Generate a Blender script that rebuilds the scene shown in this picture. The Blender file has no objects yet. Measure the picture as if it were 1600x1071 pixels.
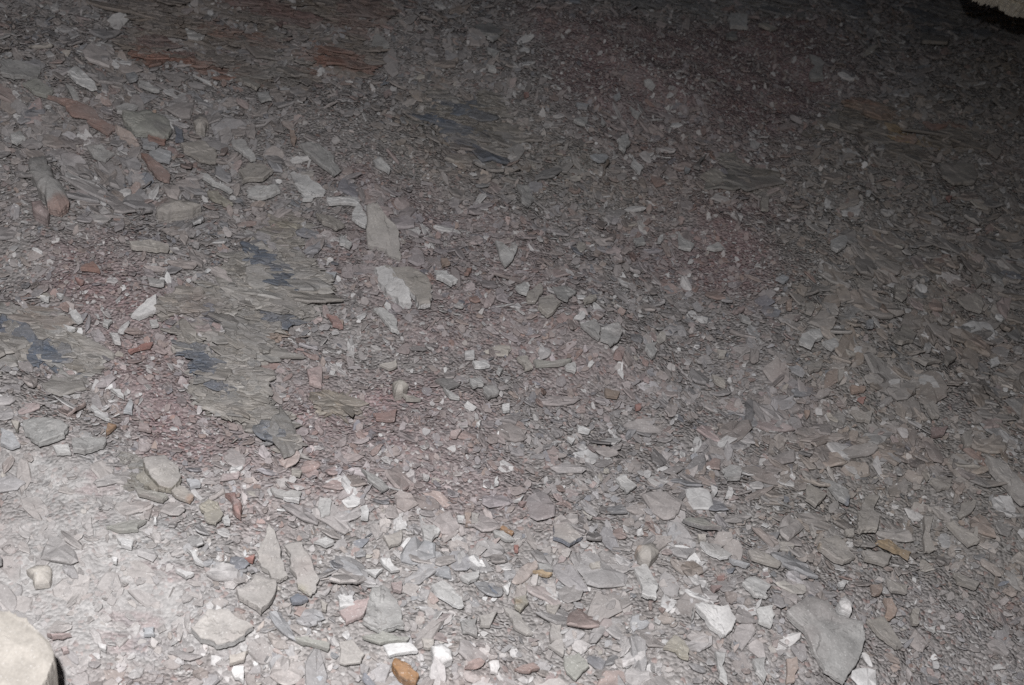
import bpy, math
import numpy as np
from mathutils import Matrix, Vector

# ------------------------------------------------------------------ camera, light, exposure
SC = bpy.context.scene
SX, SY = -0.165, 0.265                       # the scree climbs away from the camera and towards its left
CAM = np.array([0.0, 0.0, 0.95])
PITCH = math.radians(26.3)
HFOV = math.radians(45.0)
FPX = 800.0 / math.tan(HFOV / 2)

cam_d = bpy.data.cameras.new("camera")
cam = bpy.data.objects.new("camera", cam_d)
SC.collection.objects.link(cam)
cam.location = CAM
cam.rotation_euler = (math.radians(90) - PITCH, 0, 0)
cam_d.sensor_width = 36
cam_d.angle = HFOV
cam_d.clip_start, cam_d.clip_end = 0.02, 200
cam_d.dof.use_dof = True
cam_d.dof.focus_distance = 1.32
cam_d.dof.aperture_fstop = 10.0
SC.camera = cam

w = bpy.data.worlds.new("World"); SC.world = w; w.use_nodes = True
nt = w.node_tree
sky = nt.nodes.new("ShaderNodeTexSky"); sky.sky_type = 'NISHITA'; sky.sun_disc = False
sky.sun_elevation = math.radians(-1.8); sky.sun_rotation = math.radians(200)
nt.links.new(sky.outputs[0], nt.nodes["Background"].inputs[0])
nt.nodes["Background"].inputs[1].default_value = 0.15

# the photograph is lit by the camera's own flash
fl_d = bpy.data.lights.new("camera_flash", 'SPOT')
fl = bpy.data.objects.new("camera_flash", fl_d)
SC.collection.objects.link(fl)
fl.location = (-0.04, -0.01, CAM[2] + 0.17)
FLASH_AIM = (-250, 2900)
fl_d.energy = 110
fl_d.shadow_soft_size = 0.012
fl_d.spot_size = math.radians(165)
fl_d.spot_blend = 1.0
fl_d.color = (1.0, 0.985, 0.985)

SC.view_settings.view_transform = 'Standard'
SC.view_settings.look = 'None'
SC.view_settings.exposure = 0.0
SC.view_settings.gamma = 1.0
SC.cycles.max_bounces = 3
SC.cycles.use_denoising = False            # keep the grain of the stone

# ------------------------------------------------------------------ frames
N_ = np.array([-SX, -SY, 1.0]); N_ /= np.linalg.norm(N_)
U_ = np.array([1.0, 0, SX]); U_ /= np.linalg.norm(U_)
V_ = np.cross(N_, U_)
F = np.stack([U_, V_, N_], 1)               # slope frame -> world
cp, sp = math.cos(PITCH), math.sin(PITCH)
RC = np.array([[1, 0, 0], [0, sp, -cp], [0, cp, sp]])   # camera -> world (columns x, y, z)
RC = np.array([[1, 0, 0], [0, sp, -cp], [0, cp, sp]], float)
CW = F.T @ CAM
def s2w(a): return np.asarray(a) @ F.T
def to_px(uvw):
    c = (s2w(uvw) - CAM) @ RC
    return np.stack([800 + FPX * c[..., 0] / -c[..., 2], 535.5 - FPX * c[..., 1] / -c[..., 2]], -1), -c[..., 2]

# ------------------------------------------------------------------ noise
def _hash(i, j, s):
    n = (i * 374761393 + j * 668265263 + s * 1442695041) & 0xffffffff
    n = ((n ^ (n >> 13)) * 1274126177) & 0xffffffff
    n = (n ^ (n >> 16)) & 0xffffffff
    n = (n * 2246822519) & 0xffffffff
    n = n ^ (n >> 15)
    return (n & 0xffffff) / float(0xffffff)
def vnoise(x, y, s=0):
    x = np.asarray(x, float); y = np.asarray(y, float)
    i = np.floor(x).astype(np.int64); j = np.floor(y).astype(np.int64)
    fx = x - i; fy = y - j
    fx = fx * fx * (3 - 2 * fx); fy = fy * fy * (3 - 2 * fy)
    a = _hash(i, j, s); b = _hash(i + 1, j, s); c = _hash(i, j + 1, s); d = _hash(i + 1, j + 1, s)
    return (a * (1 - fx) + b * fx) * (1 - fy) + (c * (1 - fx) + d * fx) * fy
def fbm(x, y, s=0, o=3):
    t = 0; a = 0.5; n = 0
    for k in range(o):
        t = t + a * vnoise(x * 2 ** k, y * 2 ** k, s + k * 7); n += a; a *= 0.5
    return t / n

def relief(u, v):
    h = (fbm(u / 0.42 + 3.1, v / 0.42, 11, 2) - .5) * 0.075
    a, b = u * .8 - v * .6, u * .6 + v * .8
    h = h + (fbm(a / 0.20, b / 0.11, 23, 2) - .5) * 0.030
    h = h + (fbm(u / 0.05, v / 0.04, 37, 2) - .5) * 0.010
    return h

def P(px, py, w0=0.0, flat=False):
    """a picture direction met with the slope: slope-frame point"""
    px = np.atleast_1d(np.asarray(px, float)); py = np.atleast_1d(np.asarray(py, float))
    d = np.stack([(px - 800) / FPX, -(py - 535.5) / FPX, -np.ones_like(px)], -1) @ RC.T @ F
    t = (w0 - CW[2]) / d[:, 2]
    if not flat:
        for _ in range(12):
            q = CW + d * t[:, None]
            tn = (relief(q[:, 0], q[:, 1]) + w0 - CW[2]) / d[:, 2]
            t = t * .4 + tn * .6
    return CW + d * t[:, None]

a = np.array([(FLASH_AIM[0] - 800) / FPX, -(FLASH_AIM[1] - 535.5) / FPX, -1]) @ RC.T
fl.rotation_euler = Vector(a).to_track_quat('-Z', 'Y').to_euler()   # the flash head is tipped down and to one side

ORG = dict(A=(0, 0), B=(530, 0), C=(1060, 0), D=(0, 355), E=(530, 355), F=(1060, 355), G=(0, 711), H=(530, 711), I=(1060, 711), X=None)
def poly(reg, pts):
    o = ORG[reg]
    p = np.array(pts, float).reshape(-1, 2)
    return p if o is None else p * 0.3375 + np.array(o)
def inside(pg, x, y):
    r = np.zeros(x.shape, bool); n = len(pg); j = n - 1
    for i in range(n):
        xi, yi = pg[i]; xj, yj = pg[j]
        if yi != yj:
            r ^= ((yi > y) != (yj > y)) & (x < (xj - xi) * (y - yi) / (yj - yi) + xi)
        j = i
    return r

# ------------------------------------------------------------------ rock colours (dry, unlit albedo)
COL = dict(white=(.70, .70, .70), pale=(.55, .55, .545), cream=(.52, .49, .435), grey=(.37, .37, .365), dark=(.19, .19, .19),
           beige=(.445, .425, .40), tan=(.375, .35, .315), olive=(.27, .255, .21), rust=(.31, .15, .11), pink=(.43, .325, .315),
           maroon=(.22, .10, .095), orange=(.42, .27, .19), ochre=(.42, .28, .12), blue=(.085, .12, .175), bluewhite=(.48, .53, .58),
           yellow=(.42, .395, .30), brown=(.31, .175, .085), green=(.335, .345, .31), red=(.36, .13, .10))
WORD = dict(white='white', pale='pale grey', cream='cream', grey='mid grey', dark='dark grey', beige='beige', tan='tan', olive='olive grey',
            rust='rust-red', pink='pinkish', maroon='maroon', orange='orange', ochre='ochre', blue='slate-blue', bluewhite='bluish white',
            yellow='yellowish', brown='brown', green='greenish grey', red='red')

# regions of the slope, drawn once as outlines on the ground
def ground(pg):
    pg = np.array(pg, float).reshape(-1, 2)
    return P(pg[:, 0], pg[:, 1], flat=True)[:, :2]
REG = {
 'fine': [[1120,300,1230,330,1290,380,1280,440,1220,500,1130,470,1090,400,1100,330],
          [560,470,690,500,760,560,730,640,640,700,540,690,500,600],
          [820,30,1300,40,1330,130,1230,210,1050,190,900,150,800,110],
          [560,150,640,230,740,270,640,300,520,260,480,170],
          [60,350,160,330,210,420,210,560,120,520,40,440],
          [1400,930,1600,900,1600,1071,1430,1071],
          [190,560,300,580,380,690,300,700,160,680]],
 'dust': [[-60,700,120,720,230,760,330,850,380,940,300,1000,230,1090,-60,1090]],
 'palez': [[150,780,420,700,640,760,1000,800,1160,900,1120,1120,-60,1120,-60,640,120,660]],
 'coarse': [[1180,400,1660,330,1680,900,1400,930,1200,900,1080,760,1150,560],
            [560,760,1100,760,1420,900,1300,1100,420,1100,420,830],
            [-60,90,260,110,560,240,700,400,420,400,200,330,-60,260]],
 'pinkz': [[130,330,420,560,700,600,900,760,560,800,300,740,150,650,60,420],
           [820,30,1330,40,1330,130,1230,330,1150,480,980,400,900,150],
           [500,230,900,360,1000,600,760,560,560,470]],
 'tanz': [[1180,360,1660,300,1680,960,1400,930,1150,900,1250,600],[620,130,1000,240,1180,240,1640,60,1640,360,1230,330,900,330,620,240]],
}
REG = {k: [ground(p) for p in v] for k, v in REG.items()}
def field(name, u, v):
    # soft-edged membership, edges broken up by noise
    du = (fbm(u / .09, v / .09, 71) - .5) * .16; dv = (fbm(u / .09, v / .09, 83) - .5) * .16
    r = np.zeros(u.shape)
    for ox, oy in ((0, 0), (.03, .02), (-.03, .02), (.02, -.03), (-.02, -.03)):
        m = np.zeros(u.shape, bool)
        for pg in REG[name]: m |= inside(pg, u + du + ox, v + dv + oy)
        r += m
    return r / 5

def base_tint(u, v, rnd, rs, whx=0.0):
    """colour of loose flakes at u, v: rnd picks the kind of stone, rs scatters it"""
    n = len(u)
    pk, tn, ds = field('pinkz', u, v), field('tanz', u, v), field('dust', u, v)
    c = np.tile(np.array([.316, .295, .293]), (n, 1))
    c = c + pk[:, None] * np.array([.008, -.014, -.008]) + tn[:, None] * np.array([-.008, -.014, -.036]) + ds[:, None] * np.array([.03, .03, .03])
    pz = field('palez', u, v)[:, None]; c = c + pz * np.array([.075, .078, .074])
    fp = (field('fine', u, v) * pk)[:, None]
    c = c * (1 - .45 * fp) + .45 * fp * np.array([.30, .235, .225])
    c *= (rs.lognormal(0, .18, n))[:, None]
    c += rs.normal(0, .012, (n, 1)) * np.array([1, -.1, -1])
    patch = fbm(u / .12, v / .07, 97)
    red = .042 + .055 * pk - .03 * tn + .25 * np.clip(patch - .58, 0, 1)
    wh = .065 + whx + .03 * pk + .02 * (field('fine', u, v)) + .9 * np.clip(fbm(u / .10, v / .07, 203) - .60, 0, 1)
    edges = np.stack([red, wh, .02 + 0 * red, .018 + .02 * tn, .012 + 0 * red,   .03 + .0 * tn], 1).cumsum(1)
    kinds = ['rust', 'white', 'blue', 'orange', 'cream', 'pink']
    mix = [.5, .9, .6, .4, .8, .7]
    prev = np.zeros(n)
    for k, kd in enumerate(kinds):
        m = (rnd >= prev) & (rnd < edges[:, k]); prev = edges[:, k]
        f = mix[k] * rs.uniform(.5, 1.1, m.sum())[:, None]
        c[m] = c[m] * (1 - f) + np.array(COL[kd]) * rs.uniform(.85, 1.15, (m.sum(), 1)) * f
    return np.clip(c, .02, .8)

# ------------------------------------------------------------------ materials
def mat_rock(name, laminated=0.0, crumb=False, smooth=False, coat=(.2, .55)):
    m = bpy.data.materials.new(name); m.use_nodes = True
    t = m.node_tree; N = t.nodes; L = t.links
    b = N["Principled BSDF"]
    b.inputs['Roughness'].default_value = .88
    b.inputs['Specular IOR Level'].default_value = .22
    at = N.new("ShaderNodeAttribute"); at.attribute_name = "tint"
    geo = N.new("ShaderNodeNewGeometry")
    mul = N.new("ShaderNodeMath"); mul.operation = 'MULTIPLY'; mul.inputs[1].default_value = 9.0 if not crumb else 0.0
    L.new(at.outputs['Alpha'], mul.inputs[0])
    add = N.new("ShaderNodeVectorMath"); add.operation = 'ADD'
    L.new(geo.outputs['Position'], add.inputs[0]); L.new(mul.outputs[0], add.inputs[1])
    def noise(scale, detail=4, rough=.6, vec=None, dist=0):
        n = N.new("ShaderNodeTexNoise"); n.inputs['Scale'].default_value = scale
        n.inputs['Detail'].default_value = detail; n.inputs['Roughness'].default_value = rough
        n.inputs['Distortion'].default_value = dist
        L.new(vec or add.outputs[0], n.inputs['Vector']); return n.outputs['Fac']
    def ramp(f, a, b_, lo, hi):
        r = N.new("ShaderNodeMapRange"); r.inputs['From Min'].default_value = a; r.inputs['From Max'].default_value = b_
        r.inputs['To Min'].default_value = lo; r.inputs['To Max'].default_value = hi
        L.new(f, r.inputs['Value']); return r.outputs[0]
    def mixc(f, A, B, mode='MIX'):
        x = N.new("ShaderNodeMix"); x.data_type = 'RGBA'; x.blend_type = mode
        if isinstance(f, float): x.inputs[0].default_value = f
        else: L.new(f, x.inputs[0])
        for k, s in ((6, A), (7, B)):
            if isinstance(s, tuple): x.inputs[k].default_value = s + (1,)
            else: L.new(s, x.inputs[k])
        return x.outputs[2]
    big = noise(55, 5, .65)
    fine = noise(420, 3, .7)
    # mottling of the stone, then a coat of pale dust lying in patches, then specks
    v1 = ramp(big, .3, .7, .78, 1.22)
    vv = N.new("ShaderNodeCombineColor"); [L.new(v1, vv.inputs[i]) for i in range(3)]
    c = mixc(1.0, at.outputs['Color'], vv.outputs[0], 'MULTIPLY')
    v2 = ramp(fine, .3, .7, .84, 1.16)
    vv = N.new("ShaderNodeCombineColor"); [L.new(v2, vv.inputs[i]) for i in range(3)]
    c = mixc(1.0, c, vv.outputs[0], 'MULTIPLY')
    dust = noise(26, 4, .6, geo.outputs['Position'])
    c = mixc(ramp(dust, .38, .66, coat[0], coat[1] if not smooth else .2), c, (.345, .326, .322) if not smooth else (.47, .43, .39))
    sp = noise(650, 1, .5)
    c = c if smooth else mixc(ramp(noise(9, 3, .6, geo.outputs['Position']), .55, .75, 0, .25), c, (.30, .20, .185))
    c = mixc(ramp(sp, .66, .74, 0, .6), c, (.66, .65, .64))
    sp2 = noise(300, 2, .6)
    c = mixc(ramp(sp2, .66, .78, 0, .45), c, (.13, .10, .10))
    if coat[0] < .1 and not laminated:
        vc = N.new("ShaderNodeTexVoronoi"); vc.feature = 'DISTANCE_TO_EDGE'; vc.inputs['Scale'].default_value = 34
        nd = N.new("ShaderNodeVectorMath"); nd.operation = 'MULTIPLY_ADD'; nd.inputs[1].default_value = (.03, .03, .03)
        nz = N.new("ShaderNodeTexNoise"); nz.inputs['Scale'].default_value = 60; L.new(add.outputs[0], nz.inputs['Vector'])
        L.new(nz.outputs['Color'], nd.inputs[0]); L.new(add.outputs[0], nd.inputs[2]); L.new(nd.outputs[0], vc.inputs['Vector'])
        keepc = ramp(noise(30, 2, .5), .5, .6, 0, .55)
        mk = N.new("ShaderNodeMath"); mk.operation = 'MULTIPLY'
        L.new(ramp(vc.outputs['Distance'], .0, .022, 1, 0), mk.inputs[0]); L.new(keepc, mk.inputs[1])
        c = mixc(mk.outputs[0], c, (.20, .18, .165))
    hgt = None
    if laminated:
        mp = N.new("ShaderNodeMapping"); mp.inputs['Scale'].default_value = (14, 120, 150)
        mp.inputs['Rotation'].default_value = (0, 0, .12)
        L.new(add.outputs[0], mp.inputs['Vector'])
        lam = noise(1.0, 5, .7, mp.outputs[0], .4)
        c = mixc(ramp(lam, .40, .60, laminated, 0), c, (.16, .145, .125))
        hgt = lam
    if crumb:
        vo = N.new("ShaderNodeTexVoronoi"); vo.inputs['Scale'].default_value = 260
        L.new(geo.outputs['Position'], vo.inputs['Vector'])
        hs = N.new("ShaderNodeSeparateColor"); L.new(vo.outputs['Color'], hs.inputs[0])
        g = ramp(hs.outputs[0], 0, 1, .78, 1.18)
        c0 = at.outputs['Color']
        c_plain = c
        vv = N.new("ShaderNodeCombineColor"); [L.new(g, vv.inputs[i]) for i in range(3)]
        c = mixc(1.0, c, vv.outputs[0], 'MULTIPLY')
        c = mixc(ramp(hs.outputs[1], .90, .94, 0, .35), c, (.33, .18, .155))
        c = mixc(ramp(hs.outputs[2], .93, .96, 0, .5), c, (.62, .61, .60))
        c = mixc(ramp(at.outputs['Alpha'], 0, 1, 0, .5), c, c_plain)
        hgt = ramp(vo.outputs['Distance'], 0, .8, 1, 0)
        al = N.new('ShaderNodeMath'); al.operation = 'MULTIPLY_ADD'; al.inputs[1].default_value = -.45; al.inputs[2].default_value = 1.0
        L.new(at.outputs['Alpha'], al.inputs[0]); hm = N.new('ShaderNodeMath'); hm.operation = 'MULTIPLY'; L.new(hgt, hm.inputs[0]); L.new(al.outputs[0], hm.inputs[1]); hgt = hm.outputs[0]
    L.new(c, b.inputs['Base Color'])
    bm = N.new("ShaderNodeBump"); bm.inputs['Strength'].default_value = .55 if not smooth else .3; bm.inputs['Distance'].default_value = .0022
    L.new(big, bm.inputs['Height'])
    b2 = N.new("ShaderNodeBump"); b2.inputs['Strength'].default_value = .45 if not smooth else .25; b2.inputs['Distance'].default_value = .0007
    L.new(fine, b2.inputs['Height']); L.new(bm.outputs[0], b2.inputs['Normal'])
    last = b2
    if hgt is not None:
        b3 = N.new("ShaderNodeBump"); b3.inputs['Strength'].default_value = .8; b3.inputs['Distance'].default_value = .0022 if laminated else .003
        L.new(hgt, b3.inputs['Height']); L.new(b2.outputs[0], b3.inputs['Normal']); last = b3
    L.new(last.outputs[0], b.inputs['Normal'])
    return m
M_FLAKE = mat_rock("shale_rock")
M_CLEAN = mat_rock("freshly_split_shale", coat=(.03, .32))
M_BED = mat_rock("laminated_shale", .38)
M_GROUND = mat_rock("shale_fines", crumb=True)
M_SMOOTH = mat_rock("dusty_smooth_rock", smooth=True)

# ------------------------------------------------------------------ mesh helpers
def link_mesh(name, verts, loops, starts, totals, tint, mat, smooth=False, parent=None, mw=None):
    me = bpy.data.meshes.new(name)
    me.vertices.add(len(verts)); me.vertices.foreach_set("co", np.ascontiguousarray(verts, np.float32).ravel())
    me.loops.add(len(loops)); me.loops.foreach_set("vertex_index", np.ascontiguousarray(loops, np.int32))
    me.polygons.add(len(starts))
    me.polygons.foreach_set("loop_start", np.ascontiguousarray(starts, np.int32))
    me.polygons.foreach_set("loop_total", np.ascontiguousarray(totals, np.int32))
    me.polygons.foreach_set("use_smooth", np.full(len(starts), smooth))
    me.update(calc_edges=True)
    at = me.color_attributes.new("tint", 'FLOAT_COLOR', 'POINT')
    at.data.foreach_set("color", np.ascontiguousarray(tint, np.float32).ravel())
    me.materials.append(mat)
    o = bpy.data.objects.new(name, me); SC.collection.objects.link(o)
    if parent is not None: o.parent = parent
    elif mw is not None: o.matrix_world = mw
    return o
def tag(o, label=None, cat=None, group=None, kind=None):
    if label: o['label'] = label
    if cat: o['category'] = cat
    if group: o['group'] = group
    if kind: o['kind'] = kind
    return o

def flake_batch(u, v, wz, size, aspect, yaw, tx, ty, thick, tint, K=9, rs=None, rough=.06, m=6, fac=.006):
    """many thin angular chips at once -> verts (slope frame), faces"""
    n = len(u)
    th = (np.arange(K) / K * 2 * np.pi)[None] + rs.uniform(-.5, .5, (n, K)) * (2 * np.pi / K) * .8
    phi = (np.arange(m) / m * 2 * np.pi)[None] + rs.uniform(-.45, .45, (n, m)) * (2 * np.pi / m) * 1.3
    dj = rs.uniform(.55, 1.05, (n, m))
    cosd = np.cos(th[:, :, None] - phi[:, None, :])
    r = np.where(cosd > .12, dj[:, None, :] / np.maximum(cosd, .12), 9).min(2)
    r = np.minimum(r, 1.5) * (1 + rs.normal(0, rough, (n, K)))
    x0 = r * np.cos(th) * .5 * aspect[:, None] ** .5; y0 = r * np.sin(th) * .5 / aspect[:, None] ** .5
    s = size[:, None]
    warp = rs.normal(0, .02 + fac, (n, K))
    zt = (thick / size)[:, None] * (1 + rs.normal(0, .25, (n, K))) + warp * .5
    zb = warp * .5 - 0.02
    ins = rs.uniform(.80, .97, (n, K)); inn = rs.uniform(.35, .62, (n, K))
    cap = 1 + rs.uniform(-.02, .02, (n, 1))
    ring = [np.stack([x0 * .94, y0 * .94, zb], 2), np.stack([x0, y0, zb * .5 + zt * .5], 2), np.stack([x0 * ins, y0 * ins, zt], 2),
            np.stack([x0 * inn, y0 * inn, zt * .5 + (thick / size)[:, None] * .5 + rs.normal(0, fac, (n, K)) + .004], 2)]
    cen = np.stack([np.zeros(n), np.zeros(n), (thick / size) + rs.normal(0, fac, n) + .005], 1)[:, None]
    q = np.concatenate(ring + [cen], 1) * s[:, :, None]
    z = q[:, :, 2]; x = q[:, :, 0]; y = q[:, :, 1]
    cy, sy_ = np.cos(yaw)[:, None], np.sin(yaw)[:, None]
    X = x * cy - y * sy_; Y = x * sy_ + y * cy
    Z = z + X * np.tan(tx)[:, None] + Y * np.tan(ty)[:, None]
    X = X * np.cos(tx)[:, None]; Y = Y * np.cos(ty)[:, None]
    vs = np.stack([X + u[:, None], Y + v[:, None], Z + wz[:, None]], 2)
    nv = 4 * K + 1
    base = (np.arange(n) * nv)[:, None]
    k = np.arange(K); k2 = (k + 1) % K
    quads = []
    for a_ in range(3):
        quads.append(np.stack([a_ * K + k, a_ * K + k2, (a_ + 1) * K + k2, (a_ + 1) * K + k], 1))
    quads = np.concatenate(quads).ravel(); tris = np.stack([3 * K + k, 3 * K + k2, np.full(K, 4 * K)], 1).ravel()
    loops = np.concatenate([quads, tris])[None] + base
    tot = np.concatenate([np.full(3 * K, 4), np.full(K, 3)])
    tots = np.tile(tot, n); starts = np.concatenate([[0], np.cumsum(tots)[:-1]])
    al = rs.uniform(0, 1, n)
    t4 = np.concatenate([np.repeat(tint[:, None], nv, 1), np.broadcast_to(al[:, None, None], (n, nv, 1))], 2)
    return vs.reshape(-1, 3), loops.ravel(), starts, tots, t4.reshape(-1, 4)
def join(bs):
    V = []; L = []; S = []; T = []; C = []; nv = nl = 0
    for v_, l_, s_, t_, c_ in bs:
        V.append(v_); L.append(l_ + nv); S.append(s_ + nl); T.append(t_); C.append(c_); nv += len(v_); nl += len(l_)
    return [np.concatenate(x) for x in (V, L, S, T, C)]
def grid_faces(nu, nv_):
    i = np.arange(nu * nv_).reshape(nv_, nu)
    q = np.stack([i[:-1, :-1], i[:-1, 1:], i[1:, 1:], i[1:, :-1]], -1).reshape(-1, 4)
    return q.ravel(), np.arange(len(q)) * 4, np.full(len(q), 4)

# ------------------------------------------------------------------ ground
def axis(lo, a_, b_, hi, fine, nc):
    t = np.linspace(0, 1, nc + 1) ** 2
    return np.concatenate([a_ - (a_ - lo) * t[::-1][:-1], np.arange(a_, b_, fine), b_ + (hi - b_) * t])
fr = P([-60, 1660, -60, 1660], [-40, -40, 1110, 1110], flat=True)
U0, U1, V0, V1 = fr[:, 0].min(), fr[:, 0].max(), fr[:, 1].min(), fr[:, 1].max()
gu = axis(-12, U0 - .05, U1 + .05, 12, .0036, 26); gv = axis(-6, V0 - .05, V1 + .1, 14, .0036, 26)
GU, GV = np.meshgrid(gu, gv)
gw = relief(GU, GV) + (fbm(GU / .012, GV / .012, 41, 2) - .5) * .005
far = np.clip((np.hypot(GU, GV - 1.5) - 2.0) / 4, 0, 1)
gw = gw + far * (fbm(GU / 1.7, GV / 1.7, 5, 4) - .5) * 1.6
gt = np.array([.295, .276, .27])[None] * np.ones((GU.size, 1))
fu, fv = GU.ravel(), GV.ravel()
pk, tn, ds = field('pinkz', fu, fv)[:, None], field('tanz', fu, fv)[:, None], field('dust', fu, fv)[:, None]
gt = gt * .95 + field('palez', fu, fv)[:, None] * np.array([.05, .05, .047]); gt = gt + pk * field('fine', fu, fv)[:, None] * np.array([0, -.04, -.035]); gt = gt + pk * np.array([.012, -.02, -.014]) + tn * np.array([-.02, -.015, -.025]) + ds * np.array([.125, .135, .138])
gt *= (.85 + .3 * fbm(fu / .05, fv / .03, 61))[:, None]
m1 = np.clip(fbm(fu / .06, fv / .025, 63) * 6 - 3.7, 0, .5)[:, None] * ds; gt = gt * (1 - m1) + m1 * np.array([.30, .20, .20])
m1 = np.clip(fbm(fu / .07, fv / .05, 67) * 5 - 3.0, 0, .5)[:, None] * ds; gt = gt * (1 - m1) + m1 * np.array([.36, .40, .44])
l_, s_, t_ = grid_faces(len(gu), len(gv))
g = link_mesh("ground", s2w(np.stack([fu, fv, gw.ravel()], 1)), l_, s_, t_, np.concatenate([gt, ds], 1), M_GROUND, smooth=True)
tag(g, 'pinkish grey slope of fine shale crumbs and dust', kind='structure')

# ------------------------------------------------------------------ single flakes
def rough_outline(pg, rs, levels, amp):
    for _ in range(levels):
        nx = np.roll(pg, -1, 0); d = nx - pg; ln = np.linalg.norm(d, axis=1, keepdims=True)
        mid = (pg + nx) / 2 + np.stack([-d[:, 1], d[:, 0]], 1) * rs.normal(0, amp, (len(pg), 1)) + d * rs.uniform(-.15, .15, (len(pg), 1))
        pg = np.stack([pg, mid], 1).reshape(-1, 2)
    return pg
def slab_mesh(name, pg2, rs, thick, tilt, col, mat=None, dome=0.0, spots=(), steps=1, parent=None, lift=0.0, rough=.07, smooth=False, lam=3, wall=None):
    """a slab from its outline on the slope (metres): layered edge, chipped rim, uneven cleavage face. Root at its middle."""
    cen = pg2.mean(0)
    area = 0.5 * abs(np.dot(pg2[:, 0], np.roll(pg2[:, 1], 1)) - np.dot(pg2[:, 1], np.roll(pg2[:, 0], 1)))
    if 0.5 * (np.dot(pg2[:, 0], np.roll(pg2[:, 1], -1)) - np.dot(pg2[:, 1], np.roll(pg2[:, 0], -1))) < 0: pg2 = pg2[::-1]
    sz = math.sqrt(area)
    lv = 3 if sz > .022 else 2
    pg = rough_outline(pg2 - cen, rs, lv, rough)
    K = len(pg)
    rings = []; 
    for i in range(lam):
        f = i / max(1, lam - 1)
        k = 1 - .05 * rs.uniform(0, 1) * (1 if i else 2)
        q = pg * (k + rs.normal(0, .012, (K, 1)))
        rings.append(np.c_[q, np.full(K, -thick + thick * .88 * f)])
        if i < lam - 1: rings.append(np.c_[q * .985, np.full(K, -thick + thick * .88 * (f + .75 / max(1, lam - 1)))])
    R = [.965, .9, .8, .68, .54, .38, .2] if sz > .022 or dome else [.93, .7, .35]
    a_ = rs.uniform(0, 6.28); dr = np.array([math.cos(a_), math.sin(a_)]); th = rs.uniform(-.25, .25) * sz
    sd = int(rs.randint(1, 9999))
    def top(q):
        h = (fbm(q[:, 0] / sz * 2.2 + 5, q[:, 1] / sz * 2.2, sd, 3) - .5) * sz * .085
        e = q @ dr + (fbm(q[:, 0] / sz * 4, q[:, 1] / sz * 4, sd + 3, 2) - .5) * sz * .5
        h = h + steps * np.where(e > th, min(.0016, sz * .04), 0.0) + steps * np.where(e > th + sz * .28, min(.001, sz * .03), 0.0)
        return h
    for f in R:
        q = pg * (f + rs.normal(0, .006, (K, 1)))
        rings.append(np.c_[q, top(q) * min(1, (1 - f) * 6 + .35) + dome * math.sqrt(1 - f * f)])
    V = np.concatenate(rings + [np.array([[0, 0, top(np.zeros((1, 2)))[0] + dome]])])
    nr = len(rings); k = np.arange(K); k2 = (k + 1) % K
    q = np.concatenate([np.stack([i * K + k, i * K + k2, (i + 1) * K + k2, (i + 1) * K + k], 1) for i in range(nr - 1)])
    tr = np.stack([(nr - 1) * K + k, (nr - 1) * K + k2, np.full(K, nr * K)], 1)
    bot = k[::-1]
    loops = np.concatenate([q.ravel(), tr.ravel(), bot]); tot = np.concatenate([np.full(len(q), 4), np.full(K, 3), [K]])
    st = np.concatenate([[0], np.cumsum(tot)[:-1]])
    c = np.tile(np.array(col, float), (len(V), 1))
    c *= (1 + (fbm(V[:, 0] / sz * 1.7 + 9, V[:, 1] / sz * 1.7, sd + 9, 3) - .5) * .30)[:, None]
    for sx_, sy_, rr, sc, sf in spots:           # spots in units of the slab's own size
        d = np.hypot(V[:, 0] / sz - sx_, V[:, 1] / sz - sy_) + (fbm(V[:, 0] / sz * 5, V[:, 1] / sz * 5, sd + 21, 2) - .5) * .35
        f = np.clip((rr - d) / .18, 0, 1)[:, None] * sf
        c = c * (1 - f) + np.array(COL[sc]) * f
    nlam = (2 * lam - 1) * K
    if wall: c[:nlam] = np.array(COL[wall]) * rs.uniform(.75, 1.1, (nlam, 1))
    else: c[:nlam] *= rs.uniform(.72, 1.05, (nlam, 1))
    V[:, 2] += V[:, 0] * tilt[0] + V[:, 1] * tilt[1]
    V[:, 2] += lift
    if parent is None:
        base = relief(np.array([cen[0]]), np.array([cen[1]]))[0]
        mw = Matrix(F.tolist()).to_4x4(); mw.translation = Vector(s2w(np.array([cen[0], cen[1], base])))
        o = link_mesh(name, V, loops, st, tot, np.c_[c, np.full(len(V), rs.uniform())], mat or M_FLAKE, smooth, mw=mw)
        o['_cen'] = (float(cen[0]), float(cen[1]), float(base))
        return o, V[:, 2].max()
    pc = parent['_cen']
    V[:, 0] += cen[0] - pc[0]; V[:, 1] += cen[1] - pc[1]
    return link_mesh(name, V, loops, st, tot, np.c_[c, np.full(len(V), rs.uniform())], mat or M_FLAKE, smooth, parent=parent), 0

def ground_fit(pg3):
    A = np.c_[pg3[:, 0] - pg3[:, 0].mean(), pg3[:, 1] - pg3[:, 1].mean(), np.ones(len(pg3))]
    hh = relief(pg3[:, 0], pg3[:, 1])
    s, *_ = np.linalg.lstsq(A, hh, rcond=None)
    c = relief(np.array([pg3[:, 0].mean()]), np.array([pg3[:, 1].mean()]))[0]
    return s[0], s[1], s[2] - c, float(np.abs(hh - A @ s).max())

# ------------------------------------------------------------------ the flakes one can point at in the photograph
# (area of the photo the outline was read in, outline, stone colour, options)
FL = []
def S(reg, pts, col, label=None, lm=None, **k): FL.append((reg, pts, col, label, lm, k))
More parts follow.
